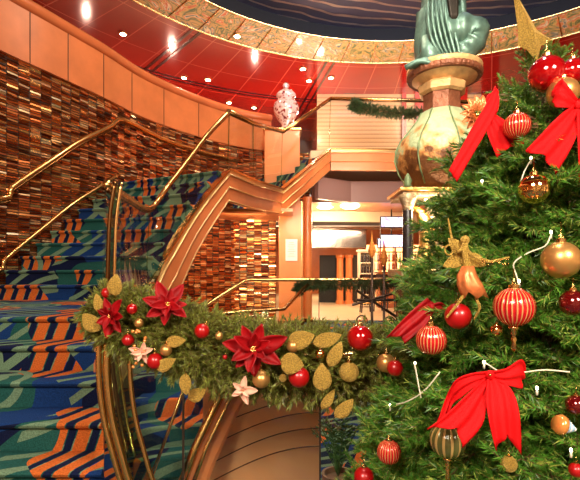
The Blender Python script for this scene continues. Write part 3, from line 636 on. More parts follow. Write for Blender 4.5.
# tall vase on pedestal
vp = P(286, 130, 9.75); t = thing('vase_pedestal', 'wood pedestal below the pink patterned vase behind glass', 'pedestal', (vp.x, vp.y, EYE+1.44))
MB().box((vp.x-.08, vp.y, EYE+2.2), (.75, .4, 1.54)).build('plinth', 'cherry', t, bevel=.01); MB().box((vp.x-.08, vp.y, EYE+2.99), (.82, .48, .05)).build('top_slab', 'brass', t, bevel=.01)
t = thing('tall_vase', 'tall lidded pink and crimson patterned vase on pedestal below red ceiling', 'vase', (vp.x, vp.y, EYE+3.015))
MB().lathe([(.01, 0), (.16, 0), (.17, .03), (.10, .07), (.09, .12), (.17, .22), (.25, .36), (.28, .48), (.26, .58), (.19, .66), (.15, .69), (.15, .71)], 28, tuple(t.location)).build('body', 'vasewhite', t, smooth=True)
MB().lathe([(.16, .70), (.21, .73), (.22, .77), (.17, .84), (.08, .89), (.05, .93), (.07, .97), (.06, 1.02), (.01, 1.05)], 28, tuple(t.location)).build('lid', 'vasewhite', t, smooth=True)
# ------------------------------------------------------------------ monument
MY = 5.0; U = MY/F   # metres per px
mc = P(442, 200, MY)
t = thing('ornate_pedestal', 'tall ornate patinated pedestal with bulb urn, marble columns and gilt horns', 'sculpture', (mc.x, mc.y, 0))
def zz(py): return EYE+(270-py)*U
UB = zz(193)
urn = bpy.data.objects
mb = MB().lathe([(27*U, 0), (34*U, 5*U), (43*U, 18*U), (47*U, 31*U), (46*U, 41*U), (41*U, 51*U), (33*U, 61*U), (25*U, 71*U), (20*U, 80*U)], 32, (mc.x, mc.y, UB), fn=lambda a, r, z: r*(1-.045*abs(math.sin(4*a))))
o = mb.build('bulb', 'urn', t, smooth=True)
for v in o.data.vertices: pass
# shift local origin so object z starts at urn base
o.data.transform(Matrix.Translation((0, 0, -UB))); o.location = (0, 0, UB)
ribs = MB()
for k in range(8):
    a = k*PI/4; pr = [(34, 5), (43, 18), (47, 31), (46, 41), (41, 51), (33, 61), (25, 71), (20, 80)]
    MB().tube([(mc.x+(r+.5)*U*math.cos(a), mc.y+(r+.5)*U*math.sin(a), UB+z*U) for r, z in pr], .008, 6).build('rib', 'verdigris', t, smooth=True)
MB().lathe([(19*U, 0), (18.5*U, 12*U), (19*U, 28*U)], 8, (mc.x, mc.y, zz(113))).build('neck', 'neckbrown', t)
o = MB().lathe([(20*U, 0), (23*U, 2*U), (24*U, 8*U), (21*U, 11*U)], 8, (mc.x, mc.y, zz(96))).build('neck_collar', 'patinagold', t)
dcx = P(444, 0, MY).x
MB().lathe([(16*U, -2*U), (24*U, 1*U), (33*U, 6*U), (36*U, 12*U), (36*U, 15*U), (33*U, 16*U), (.1*U, 14*U)], 40, (dcx, mc.y, zz(85))).build('dish', 'patinagold', t, smooth=True)
MB().lathe([(34.4*U, 0), (35.6*U, .02), (35.8*U, .05), (34.6*U, .065)], 176, (dcx, mc.y, zz(80)), fn=lambda a, r, z: r*(1.006+.012*(math.sin(44*a) > 0))).build('dish_beading', 'neckbrown', t)
# platform
MB().box((P(431, 0, MY).x, mc.y, zz(194)), (76*U, 60*U, 3.5*U)).build('table_slab', 'gold', t, bevel=.01)
MB().box((P(431, 0, MY).x, mc.y, zz(198)), (70*U, 54*U, 3.5*U)).build('table_moulding', 'carved', t, bevel=.01)
MB().box((P(431, 0, MY).x, mc.y, zz(273)), (74*U, 60*U, 8*U)).build('lower_slab', 'carved', t, bevel=.015)
MB().box((P(431, 0, MY).x, mc.y, (zz(277))/2), (60*U, 48*U, zz(277))).build('plinth', 'marbleblack', t, bevel=.02)
for px, dy in ((401, -26), (461, -26), (440, 24)):
    c = Vector((P(px, 0, MY).x, mc.y+dy*U, 0))
    col = MB().lathe([(5.3*U, zz(268)), (5*U, zz(240)), (4.6*U, zz(213))], 24, (c.x, c.y, 0)).build('marble_column', 'marbleblack', t, autos=True)
    MB().lathe([(5*U, zz(214)), (4.5*U, zz(211)), (6*U, zz(207)), (8*U, zz(201)), (7*U, zz(199))], 16, (c.x, c.y, 0), fn=lambda a, r, z: r*(1+.1*math.cos(8*a))).build('capital', 'carved', col, smooth=True)
    MB().lathe([(7.5*U, zz(270)), (7.5*U, zz(267)), (6*U, zz(265))], 16, (c.x, c.y, 0)).build('column_base', 'gold', col)
    MB().lathe([(4.5*U, zz(192)), (3*U, zz(189)), (4*U, zz(186)), (3*U, zz(183)), (.6*U, zz(179))], 12, (c.x, c.y, 0)).build('corner_finial', 'verdigris', t, smooth=True)
# carved pillar and horns
MB().box((P(437, 0, MY-.1).x, mc.y-.05, (zz(204)+zz(270))/2), (14*U, 14*U, 64*U)).build('carved_pillar', 'carved', t, bevel=.02)
for s_, base in ((1, 412), (-1, 458)):
    pts = [Vector((P(base+s_*x, 0, MY).x, mc.y-.12, zz(y))) for x, y in ((-2, 209), (6, 216), (11, 230), (12, 245), (9, 258), (2, 268))]
    pp = cr_(pts, 5); n_ = len(pp)
    MB().tube(pp, [(.015+.075*math.sin(PI*min(1, (i/(n_-1))*.75+.05))) for i in range(n_)], 14).build('gilt_horn', 'gold', t, smooth=True)
mb = MB()
for k in range(10):
    a = 2*PI*k/10; mb.ball((P(421+8*math.cos(a), 0, MY).x, mc.y-.2+.08*math.sin(a), zz(267)), .035, 10)
mb.build('gilt_scrollwork', 'gold', t, smooth=True)
for px in (414, 426): 
    MB().ball((P(px, 0, MY-.2).x, mc.y-.2, zz(203)), .02, 10).build('downlight', 'bulbglow', t, smooth=True)
light('POINT', (P(421, 0, MY).x, mc.y-.3, zz(215)), 14, (1, .8, .5), .04)
light('POINT', (P(421, 0, MY).x, mc.y-.34, zz(262)), 8, (1, .75, .4), .04)
# statue: kneeling draped figure
sx = lambda px, py, d=0: P(px, py, MY-d)
def skin(name, verts, edges, radii, mt, parent, sub=2):
    base = WL[parent.name]; me = bpy.data.meshes.new(name); me.from_pydata([tuple(Vector(v)-base) for v in verts], edges, []); me.materials.append(MATS[mt])
    o = bpy.data.objects.new(name, me); COL.objects.link(o); o.parent = parent; WL[o.name] = base
    md = o.modifiers.new('skin', 'SKIN'); md.use_smooth_shade = True
    for i, r in enumerate(radii):
        sv = me.skin_vertices[0].data[i]; rr_ = r if isinstance(r, tuple) else (r, r); sv.radius = rr_; sv.use_root = (i == 0)
    s_ = o.modifiers.new('s', 'SUBSURF'); s_.levels = sub; s_.render_levels = sub
    return o
sb = sx(442, 71); st = thing('bronze_statue', 'green bronze kneeling draped figure on the dish of the ornate pedestal', 'statue', (sb.x, sb.y, zz(70)))
V_ = [sx(440, 20), sx(438, -10), sx(438, -40), sx(439, -62), sx(440, -74), sx(441, -92), sx(441, -104),
      sx(456, 33, .08), sx(472, 33, .15), sx(475, 38, .16), sx(466, 52, .12), sx(459, 63, .1), sx(468, 68, .2),
      sx(432, 38, -.02), sx(432, 60, .18), sx(420, 66, .0), sx(408, 68, -.12),
      sx(424, -56), sx(419, -30, .05), sx(430, -10, .16), sx(455, -56), sx(464, -30, .05), sx(462, 0, .15), sx(464, 18, .2)]
E_ = [(0, 1), (1, 2), (2, 3), (3, 4), (4, 5), (5, 6), (0, 7), (7, 8), (8, 9), (9, 10), (10, 11), (11, 12), (0, 13), (13, 14), (14, 15), (15, 16), (3, 17), (17, 18), (18, 19), (3, 20), (20, 21), (21, 22), (22, 23)]
R_ = [(.21, .2), .17, .19, .1, .055, .11, .07, .17, .14, .13, .12, .1, .05, .18, .15, .1, .05, .075, .06, .04, .075, .06, .045, .03]
skin('body', V_, E_, R_, 'bronze', st)
# drapery: folded skirt around hips
mb = MB()
rows = [(437, 12, 22, 17), (438, 22, 25, 19), (438, 34, 26, 21), (437, 46, 26, 22), (438, 56, 26, 24), (438, 66, 24, 24), (436, 71, 25, 25)]
vs = []; n_ = 48
for i, (px, py, rx, ry) in enumerate(rows):
    for k in range(n_):
        a = 2*PI*k/n_; f_ = 1+.05*math.sin(7*a+i*2.1)+.03*math.sin(13*a+i*1.5); vs.append((P(px, 0, MY).x+rx*U*f_*math.cos(a)*.88, MY+ry*U*f_*math.sin(a)*.85, zz(py)))
mb.add(vs, [(i*n_+k, i*n_+(k+1) % n_, (i+1)*n_+(k+1) % n_, (i+1)*n_+k) for i in range(len(rows)-1) for k in range(n_)])
mb.build('drapery', 'bronze', st, smooth=True, sub=1)
mb = MB()
for k in range(6):
    a = k/5; mb.tube(cr_([sx(430+20*a, -16+8*a, .17), sx(428+22*a, 14, .22+.05*math.sin(PI*a)), sx(432+26*a, 40+6*a, .25), sx(446+14*a, 62, .22)], 4), lambda u: .006+.013*math.sin(PI*u), 8)
mb.build('drapery_fold', 'bronze', st, smooth=True)
mb = MB(); ax_ = cr_([sx(446, 34, .1), sx(460, 30, .14), sx(474, 32, .16), sx(472, 42, .14), sx(462, 54, .12), sx(455, 66, .1)], 6); mb.tube(ax_, lambda u: .17-.05*u+.012*math.sin(34*u), 20)
mb.ball(sx(458, 48, .06), .15, 20, (1, .8, 1)); mb.build('thigh_drape', 'bronze', st, smooth=True)
mb = MB()
for k in range(5): mb.tube(cr_([sx(446+1.8*k, -40, .2), sx(448+2*k, -10, .23), sx(452+1.0*k, 20, .24)], 4), .024, 7)
mb.build('hanging_cloth', 'bronzedark', st, smooth=True)
mb = MB()
for k in range(7): mb.tube(cr_([sx(405+k*4, 68-k*.5, .2-.02*k), sx(420+k*4, 61-k, .26), sx(436+k*3, 65, .3)], 4), .03, 7)
mb.build('trailing_drape', 'bronze', st, smooth=True)
# iron stand with amber finials
ir = thing('iron_grille', 'dark iron scroll grille with amber pointed finials left of ornate pedestal', 'grille', (P(375, 0, 5.6).x, 5.6, 0))
for px, y0, y1 in ((372, 325, 258), (384, 325, 266)):
    a, b = P(px, y0+40, 5.6), P(px, y1, 5.6); a.z = 0; MB().tube([a, b], .016, 8).build('pole', 'iron', ir, smooth=True)
    MB().lathe([(.005, .0), (.03, .03), (.05, .1), (.02, .2), (.002, .34)], 8, tuple(b)).build('finial', 'amber', ir)
for a, b in (((356, 290), (398, 318)), ((398, 292), (352, 305)), ((356, 300), (396, 300))): MB().tube([P(a[0], a[1], 5.6), P(b[0], b[1], 5.6)], .018, 6).build('crossbar', 'iron', ir)
for cx0, cy0 in ((361, 321), (389, 322)):
    MB().tube([P(cx0+(2+6*k/24)*math.cos(k*.35), cy0+(2+6*k/24)*math.sin(k*.35), 5.58) for k in range(25)], .009, 6).build('scroll', 'iron', ir, smooth=True)
# ------------------------------------------------------------------ foliage
def needles(base, direc, tang, length, n, nl, w_=.0016, spread=.9):
    """vectorised 3-sided needles round a twig; returns verts (n*4,3)"""
    base = np.array(base, float); d = np.array(direc, float); d /= np.linalg.norm(d)
    a = np.cross(d, [0.3, .2, 1]); a /= np.linalg.norm(a); b = np.cross(d, a)
    t = rng.random(n); ph = rng.random(n)*2*PI; sp_ = spread*(1-.55*t)+rng.normal(0, .1, n)
    o = base+np.outer(t*length, d); rad = np.outer(np.cos(ph), a)+np.outer(np.sin(ph), b)
    dr_ = rad*np.sin(sp_)[:, None]+d*np.cos(sp_)[:, None]; L = nl*(.75+.45*rng.random(n))
    tip = o+dr_*L[:, None]; tip[:, 2] -= .002
    s = np.cross(dr_, d); s /= (np.linalg.norm(s, axis=1)[:, None]+1e-9); u = np.cross(dr_, s)
    vs = np.stack([o+s*w_, o-s*w_*.5+u*w_*.9, o-s*w_*.5-u*w_*.9, tip], 1).reshape(-1, 3)
    return vs
def needle_faces(nv):
    k = np.arange(0, nv, 4)[:, None]; return np.concatenate([k+[0, 1, 3], k+[1, 2, 3], k+[2, 0, 3]], 0)
def needle_mesh(name, V, mt, twigs=None):
    Fc = needle_faces(len(V)); nt0 = len(Fc); vs = V.tolist(); fs = Fc.tolist()
    if twigs: k = len(vs); vs += twigs.v; fs += [tuple(i+k for i in f) for f in twigs.f]
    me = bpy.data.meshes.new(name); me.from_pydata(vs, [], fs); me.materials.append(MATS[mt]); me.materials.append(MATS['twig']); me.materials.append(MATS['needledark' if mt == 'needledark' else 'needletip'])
    mi = np.zeros(len(fs), int); mi[nt0:] = 1
    lt = rng.random(len(V)//4) < .22; mi[:nt0] = np.where(np.tile(lt, 3), 2, 0); me.polygons.foreach_set('material_index', mi.tolist()); me.update(); return me
def branch_mesh(i, nl=.032, nt=13, L=.42, dens=150):
    """along +X, spray flat in XY, tip at x=L"""
    Vs = []; tw = MB(); r = random.Random(i)
    def axis(t): return Vector((L*t, .02*math.sin(3*t+i), -.05*t*t+.05*math.sin(2.5*t)))
    tw.tube([axis(t/6) for t in range(7)], lambda s: .005*(1-.6*s), 5)
    Vs.append(needles(axis(.45), axis(1)-axis(.45), None, (axis(1)-axis(.45)).length*.5, 34, nl, .0027)); Vs.append(needles(axis(.72), axis(1)-axis(.72), None, L*.3, 50, nl, .0027))
    for k in range(nt):
        t = .28+.68*(k+.5)/nt; s = 1 if k % 2 else -1; p = axis(t); an = s*(.55+.35*r.random()); up = r.uniform(-.35, .55)
        d = Vector((math.cos(an), math.sin(an), up)).normalized(); ln = .13*(1.15-.5*t)*(.8+.4*r.random())
        tw.tube([p, p+d*ln], .0022, 4); Vs.append(needles(p, d, None, ln, int(dens*ln*1.9)+10, nl, .0027))
    return np.concatenate(Vs), tw
BR = [branch_mesh(i) for i in range(9)]; BRM = [needle_mesh('branch', v, 'needletree', tw) for v, tw in BR]
TX, TY, TZ = 1.12, 1.98, 2.58
def tr_r(z):
    d = TZ-z; return interp([(0, .03), (.1, .12), (.25, .25), (.66, .46), (1.07, .6), (1.7, .77), (2.6, .95)], d)
tree = thing('christmas_tree', 'tall green artificial fir tree decorated in red and gold at right foreground', 'tree', (TX, TY, 0))
MB().tube([(TX, TY, 0), (TX, TY, 1.3), (TX, TY, TZ)], lambda s: .045*(1-.8*s), 10).build('trunk', 'twig', tree, smooth=True)
MB().lathe([(.3, 0), (.28, .05), (.06, .08), (.05, .2)], 20, (TX, TY, 0)).build('stand', 'iron', tree, autos=True)
bl = []
z = .2
while z < TZ-.02:
    R = tr_r(z); cnt = max(5, int(2*PI*R/.125)+2)
    for k in range(cnt):
        a = 2*PI*(k+random.random()*.7)/cnt+z*5; bl.append((z+random.uniform(-.03, .03), a, R*random.uniform(.86, 1.06)))
    for k in range(cnt//2): a = random.random()*2*PI; bl.append((z, a, R*random.uniform(.6, .8)))
    z += .085 if z > .5 else .12
MT = []
for z, a, R in bl:
    sc_ = min(1.15, max(.28, R/.42*.9)); sc_ = min(sc_, 1.0) if R > .3 else sc_
    M = Matrix.Translation((TX+math.cos(a)*(R-.42*sc_), TY+math.sin(a)*(R-.42*sc_), z+.0)) @ Matrix.Rotation(a, 4, 'Z') @ Matrix.Rotation(-random.uniform(-.15, .45 if z < 2.2 else 1.0), 4, 'Y') @ Matrix.Rotation(random.uniform(-.6, .6), 4, 'X') @ Matrix.Diagonal((sc_,)*3+(1,))
    tip = M@Vector((.38, 0, 0)); vis = tip.y < TY+.1*1 and tip.z > .55 and tip.x < 1.6
    MT.append((tip.y if vis else 9+tip.y, M))
MT.sort(key=lambda t_: t_[0])
inv = Matrix.Translation((-TX, -TY, 0))
for i, (_, M) in enumerate(MT[:100]):
    o = bpy.data.objects.new('branch', BRM[i % 9]); COL.objects.link(o); o.parent = tree; o.matrix_local = inv@M
rest = []; tw = MB()
for i, (_, M) in enumerate(MT[100:]):
    v, w0 = BR[i % 9]; A = np.array(inv@M); rest.append(v@A[:3, :3].T+A[:3, 3]); W0 = np.array(w0.v)@A[:3, :3].T+A[:3, 3]; tw.add(W0.tolist(), w0.f)
o = bpy.data.objects.new('foliage', needle_mesh('foliage', np.concatenate(rest), 'needletree', tw)); COL.objects.link(o); o.parent = tree; o['kind'] = 'stuff'
print('branches', len(MT))
def hit(px, py, out=.0):
    d = Vector(((px-290)/F, 1, (270-py)/F)); t_ = .5; cam_ = Vector((0, 0, EYE))
    while t_ < 2.6:
        p = cam_+d*t_
        if math.hypot(p.x-TX, p.y-TY) < tr_r(min(TZ, p.z))+out: return t_
        t_ += .004
    return TY-.05
# garlands
def garland(name, label, pts, rad, nl, ntw, dens, mt='needle', tl=.1, wn=.0016):
    base = Vector(pts[0]); t = thing(name, label, 'garland', tuple(base)); path = cr_(pts, 8); Vs = []; tw = MB(); n_ = len(path); tw.tube([p-base for p in path], .012, 6)
    for i in range(ntw):
        s = random.random()*(n_-1); k = min(n_-2, int(s)); p = path[k].lerp(path[k+1], s-k); ax = (path[k+1]-path[k]).normalized()
        th = random.random()*2*PI; u = ax.cross(Z).normalized(); w_ = u.cross(ax); r_ = rad(s/(n_-1)) if callable(rad) else rad
        rd = u*math.cos(th)+w_*math.sin(th); d = (rd*1+ax*random.uniform(-1.1, 1.1)+Z*random.uniform(-.2, .2)).normalized(); q = random.random()**.5
        ln = tl*random.uniform(.7, 1.2); p0 = p+rd*max(0, r_*q-ln*.75)
        tw.tube([p0-base, p0+d*ln-base], wn*1.2, 4); Vs.append(needles(p0-base, d, None, ln, dens, nl, wn))
    o = bpy.data.objects.new('foliage', needle_mesh('foliage', np.concatenate(Vs), mt, tw)); COL.objects.link(o); o.parent = t; o['kind'] = 'stuff'; return t
GP = [(98, 308), (125, 319), (165, 332), (200, 347), (250, 357), (300, 362), (350, 366), (400, 368), (450, 366)]
grad = lambda s: interp([(0, .12), (.08, .17), (.3, .2), (.6, .21), (1, .23)], s)
garland('fir_garland', 'thick decorated fir garland on the near glass balustrade', [P(x, y, GY) for x, y in GP], grad, .028, 4200, 36, tl=.085, wn=.0025)
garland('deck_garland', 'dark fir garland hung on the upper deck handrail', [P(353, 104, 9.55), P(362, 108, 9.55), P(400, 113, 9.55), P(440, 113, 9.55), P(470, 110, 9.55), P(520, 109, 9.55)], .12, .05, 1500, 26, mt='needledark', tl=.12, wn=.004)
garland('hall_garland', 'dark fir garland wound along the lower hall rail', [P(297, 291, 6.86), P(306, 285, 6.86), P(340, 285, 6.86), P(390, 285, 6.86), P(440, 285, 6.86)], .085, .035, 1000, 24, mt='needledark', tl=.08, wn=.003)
# ------------------------------------------------------------------ ornaments
PROTO = {}
def bauble(kind, mt, tassel=False, cap='brass'):
    """unit: radius .05 at origin"""
    t = thing('bauble', 'x', 'bauble'); r = .05
    seg = 40
    MB().ball((0, 0, 0), r, seg, fn=(lambda a, rr_, z: rr_*(1+.018*math.cos(26*a))) if 'stripe' in mt else None).build('ball', mt, t, smooth=True)
    MB().lathe([(.013, r-.003), (.013, r+.007), (.009, r+.009)], 14).build('cap', cap, t, autos=True)
    MB().tube([(.006*math.sin(a), 0, r+.014-.006*math.cos(a)) for a in np.linspace(0, 2*PI, 11)]+[(0, 0, r+.05)], .0009, 5).build('hanger', 'goldshine', t, smooth=True)
    if tassel:
        MB().lathe([(.012, -r+.002), (.014, -r-.004), (.006, -r-.01), (.009, -r-.018), (.005, -r-.024), (.008, -r-.032), (.005, -r-.04), (.009, -r-.055), (.003, -r-.066)], 14).build('tassel', 'goldshine', t, smooth=True)
    PROTO[kind] = [t, False]
for kk, mt, ts in (('redshine', 'redshine', 0), ('redmatte', 'redmatte', 0), ('redstripe', 'redstripe', 1), ('redstripe0', 'redstripe', 0), ('reddark', 'reddark', 0), ('gold', 'goldmatte', 0), ('goldshine', 'goldshine', 0), ('glitter', 'glitter', 0), ('clear', 'clearstripe', 1)): bauble(kk, mt, bool(ts))
def put(kind, loc, diam, label, rot=(0, 0, 0)):
    t, u = PROTO[kind]; sc_ = diam/.1
    if not u: t.location = loc; t.scale = (sc_,)*3; t.rotation_euler = rot; t['label'] = label; PROTO[kind][1] = True; return t
    return dup(t, loc, label, rot, sc_)
def ton(kind, px, py, d, label, out=.0, rot=(0, 0, 0)):
    Y = hit(px, py, out+.02); return put(kind, P(px, py, Y), d*Y/F, label, rot)
ton('redshine', 547, 74, 35, 'largest shiny red bauble, just under the gold star', .05)
ton('redshine', 573, 72, 26, 'shiny red bauble at the right photo edge beside the largest one', .03)
ton('gold', 563, 93, 30, 'pale gold bauble behind the knot of the right upper bow', .02)
ton('redstripe0', 517, 126, 26, 'red and gold ribbed bauble between the two upper red bows', .03)
ton('goldshine', 534, 189, 30, 'mirror gold bauble just below the right upper bow', .03)
ton('gold', 561, 260, 37, 'large matte gold bauble at the right edge of the tree', .04)
ton('redstripe', 514, 307, 39, 'large red and gold ribbed bauble with tassel right of the fairy', .06)
ton('reddark', 573, 303, 26, 'dark red glossy bauble below the large matte gold one', .02)
ton('redmatte', 458, 316, 26, 'matte red bauble directly beneath the fairy figure', .02)
ton('redstripe0', 431, 340, 30, 'red and gold ribbed bauble beside the loose red bow tail', .04)
ton('redstripe0', 389, 452, 24, 'red ribbed bauble half hidden in needles at lower left of tree', .02)
ton('clear', 448, 440, 36, 'green and gold ribbed bauble with tassel beneath the lowest bow', .02)
ton('reddark', 576, 405, 20, 'small dark red bauble at right photo edge near the striped acorn', .0)
ton('goldshine', 497, 330, 13, 'tiny shiny gold bauble left below the tasselled red one', .02)
ton('redmatte', 364, 477, 20, 'matte red bauble at the very bottom left of the tree', .02)
ton('glitter', 509, 464, 16, 'small glittering gold bauble under the lowest bow', .02)
ton('redmatte', 395, 368, 16, 'small dark matte red bauble right of the gold pearl at garland end', .0)
ton('redmatte', 576, 470, 14, 'small red bauble in the bottom right corner', .0)
def gon(kind, px, py, d, label, dep=.17, rot=(0, 0, 0)):
    Y = GY-dep; return put(kind, P(px, py, Y), d*Y/F, label, rot)
gon('gold', 386, 363, 19, 'pale gold bauble where the garland meets the tree', .22)
gon('redshine', 360, 338, 26, 'shiny red bauble on top of the garland at its right end', .17)
gon('glitter', 349, 372, 20, 'glittering gold bauble below the shiny red one on the garland', .2)
gon('redmatte', 299, 377, 21, 'matte red bauble beneath the round gold leaf on the garland', .2)
gon('goldshine', 320, 354, 10, 'small copper gold bauble between gold leaves on the garland', .21)
gon('gold', 293, 346, 13, 'gold bauble right of the biggest poinsettia between two round leaves', .21)
gon('gold', 261, 379, 18, 'olive gold bauble beneath the biggest poinsettia', .2)
gon('redmatte', 202, 331, 15, 'elongated red bauble left of the biggest poinsettia', .2, (0, .5, 0))
gon('gold', 219, 336, 8, 'tiny gold bauble left of the biggest poinsettia', .2)
gon('redmatte', 128, 340, 12, 'small matte red bauble below the leftmost poinsettia', .17)
gon('redmatte', 155, 361, 16, 'matte red bauble at the lower edge left of the gold leaf', .19)
gon('gold', 166, 350, 12, 'pale gold bauble beneath the middle poinsettia', .2)
gon('gold', 139, 323, 9, 'small gold bauble between the two left poinsettias', .17)
gon('glitter', 283, 378, 8, 'tiny glittering bauble between olive gold and red baubles', .2)
gon('redshine', 132, 309, 11, 'small shiny red bauble between the two left poinsettias', .17)
gon('redmatte', 107, 293, 11, 'small red bauble beside the top left gold leaf', .12)
gon('redmatte', 225, 357, 5, 'tiny red berry bauble left of the biggest poinsettia', .2)
gon('redmatte', 389, 396, 10, 'small red bauble low at the right end of garland', .2)
# leaves with shape
def leafmesh(L, w_, seg=8, fold=.2, curl=.15, lobes=0, th=.0016):
    vs = []; fs = []
    for i in range(seg+1):
        t_ = i/seg; ww = w_*(math.sin(PI*min(1, t_**.8*.98+.01))**.8); zc = curl*L*math.sin(PI*t_*.9)
        for j, s in enumerate((-1, -.5, 0, .5, 1)): vs.append((L*t_, s*ww, zc+abs(s)*ww*fold*2))
    for i in range(seg):
        for j in range(4): k = i*5+j; fs.append((k, k+5, k+6, k+1))
    n_ = len(vs); vs += [(x, y, z-th) for x, y, z in vs]; fs += [tuple(reversed([i+n_ for i in f])) for f in fs]
    per = [i*5 for i in range(seg+1)]+[seg*5+j for j in range(1, 5)]+[i*5+4 for i in range(seg-1, -1, -1)]+[3, 2, 1]
    for a, b in zip(per, per[1:]+per[:1]): fs.append((b, a, a+n_, b+n_))
    return vs, fs
def add_leaf(mb, M, L, w_, **k):
    vs, fs = leafmesh(L, w_, **k); mb.add([M@Vector(v) for v in vs], fs)
def facing(p, tilt=(0, 0)):
    """frame whose z points from p toward the viewer side (-Y), x to the right, y up"""
    return Matrix.Translation(p) @ Matrix.Rotation(PI/2+tilt[0], 4, 'X') @ Matrix.Rotation(tilt[1], 4, 'Y')
def poinsettia(px, py, rpx, Y, label, mt='petal', n1=7, n2=6, seed=0, tilt=(0, 0)):
    c = P(px, py, Y); t = thing('poinsettia', label, 'flower', tuple(c)); R = rpx*Y/F; r = random.Random(seed); M = facing(c, tilt)
    for ring_, (n_, sc_, el, h) in enumerate(((n1, 1.0, -.25, 0), (n2, .72, -.6, .012))):
        for k in range(n_):
            a = 2*PI*(k+r.uniform(-.15, .15))/n_+ring_*.5+seed; L = R*sc_*r.uniform(.75, 1.12)
            m2 = M@Matrix.Translation((0, 0, h))@Matrix.Rotation(a, 4, 'Z')@Matrix.Rotation(el+r.uniform(-.15, .15), 4, 'Y')
            mb = MB(); add_leaf(mb, m2@Matrix.Rotation(r.uniform(-.4, .4), 4, 'X'), L, L*.25, fold=.4, curl=-.12 if ring_ == 0 else -.05); mb.build('petal', mt, t, smooth=True)
    mb = MB()
    for k in range(7): mb.ball(M@Vector((R*.07*math.cos(k*.9)*(k > 0), R*.07*math.sin(k*.9)*(k > 0), R*.2)), R*.045, 8)
    mb.build('flower_centre', 'goldshine', t, smooth=True); return t
poinsettia(112, 316, 21, 2.03, 'leftmost red poinsettia at the end of the garland', seed=1, tilt=(0, -.3))
poinsettia(168, 306, 25, 2.03, 'dark red poinsettia upright on top of the garland, second from left', seed=2, tilt=(-.5, .2))
poinsettia(254, 348, 34, 1.98, 'biggest bright red poinsettia in the middle of the garland', seed=3)
poinsettia(143, 352, 14, 2.0, 'pale pink blossom on the lower left of the garland', 'petalpink', 5, 4, seed=4)
poinsettia(243, 390, 15, 2.0, 'pale pink blossom hanging under the biggest poinsettia', 'petalpink', 5, 3, seed=5)
def gleaf(px, py, L, wd_, ang, Y, label, tilt=(0, 0)):
    Ym = Y; c = P(px, py, Ym); t = thing('gold_leaf', label, 'leaf', tuple(c)); s = Ym/F; M = facing(c, tilt)@Matrix.Rotation(ang, 4, 'Z')@Matrix.Translation((-L*s/2, 0, 0))
    mb = MB(); add_leaf(mb, M, L*s, wd_*s/2, fold=.12, curl=.1); mb.build('blade', 'glitter', t, smooth=True)
    MB().tube([M@Vector((-.25*L*s, 0, 0)), M@Vector((L*s*.5, 0, .006)), M@Vector((L*s*.95, 0, .002))], .0013, 5).build('midrib', 'goldshine', t, smooth=True)
for a in ((116, 285, 22, 15, 1.5, 2.05, 'upright round gold glitter leaf at the top left of garland'), (100, 304, 22, 11, 1.9, 2.05, 'narrow gold glitter leaf left of the leftmost poinsettia'), (92, 322, 24, 17, 2.4, 2.05, 'pale gold glitter leaf at the extreme left of garland'), (176, 341, 20, 12, .1, 2.0, 'gold glitter leaf below the second poinsettia, horizontal'), (166, 364, 22, 13, .5, 2.0, 'gold glitter leaf beside the lower left red bauble'), (186, 384, 22, 12, -1.5, 2.0, 'gold glitter leaf hanging down from the garland edge, left'), (301, 339, 28, 19, .3, 1.98, 'rounded gold glitter leaf above the gold bauble'), (327, 339, 30, 15, .3, 1.98, 'broad gold glitter leaf pointing right near garland top'), (335, 354, 28, 14, 1.1, 1.97, 'gold glitter leaf rising steeply beside the copper bauble'), (292, 363, 24, 22, -.2, 1.97, 'roundest gold glitter leaf above the red bauble'), (322, 377, 28, 19, 1.6, 1.97, 'upright gold glitter leaf left of the glittering bauble'), (344, 408, 26, 14, .8, 1.98, 'lowest gold glitter leaf under the garland'), (328, 399, 24, 10, 1.0, 2.02, 'brownish gold glitter leaf near the garland bottom right'), (197, 394, 20, 14, .5, 2.05, 'brownish gold glitter leaf beneath the garland, left')):
    gleaf(*a)
# berries cluster
t = thing('berry_spray', 'copper berry spray beside the lower left pink blossom', 'berries', tuple(P(140, 338, 2.0)))
for k in range(14):
    x, y = 132+random.random()*16, 330+random.random()*38; p = P(x, y, 2.0); MB().ball(p, .008, 10).build('berry', 'amber', t, smooth=True)
# ribbons
def strip(mb, rows, th=.003, folds=2, amp=.008):
    """rows: list of (left point, right point) ; makes a folded cloth strip with thickness"""
    n_ = 13; vs = []
    A = cr_([r[0] for r in rows], 4); B = cr_([r[1] for r in rows], 4); m_ = len(A)
    for i, (a, b) in enumerate(zip(A, B)):
        for j in range(n_):
            u = j/(n_-1); p = a.lerp(b, u); d = amp*math.sin(u*PI*2*folds+i*.25)*(i/(m_-1)*.6+.4); vs.append(p+Vector((0, -d, 0)))
    fs = [(i*n_+j, i*n_+j+1, (i+1)*n_+j+1, (i+1)*n_+j) for i in range(m_-1) for j in range(n_-1)]
    return vs, fs, n_, m_
def cloth(name, rows, parent, notch=0, mt='ribbon', amp=.011):
    vs, fs, n_, m_ = strip(None, rows, amp=amp)
    if notch:
        base_ = (m_-1)*n_; d = (vs[base_+n_//2]-vs[base_-n_+n_//2]).normalized()
        for i_, wgt in ((m_-1, 1), (m_-2, .6), (m_-3, .3)):
            for j in range(n_): vs[i_*n_+j] = vs[i_*n_+j]-d*notch*wgt*(1-abs(j-(n_-1)/2)/((n_-1)/2))
    mb = MB().add(vs, fs); o = mb.build(name, mt, parent, smooth=True); s = o.modifiers.new('th', 'SOLIDIFY'); s.thickness = .003; s.offset = 0; return o
def PP(x, y, Y): return P(x, y, Y)
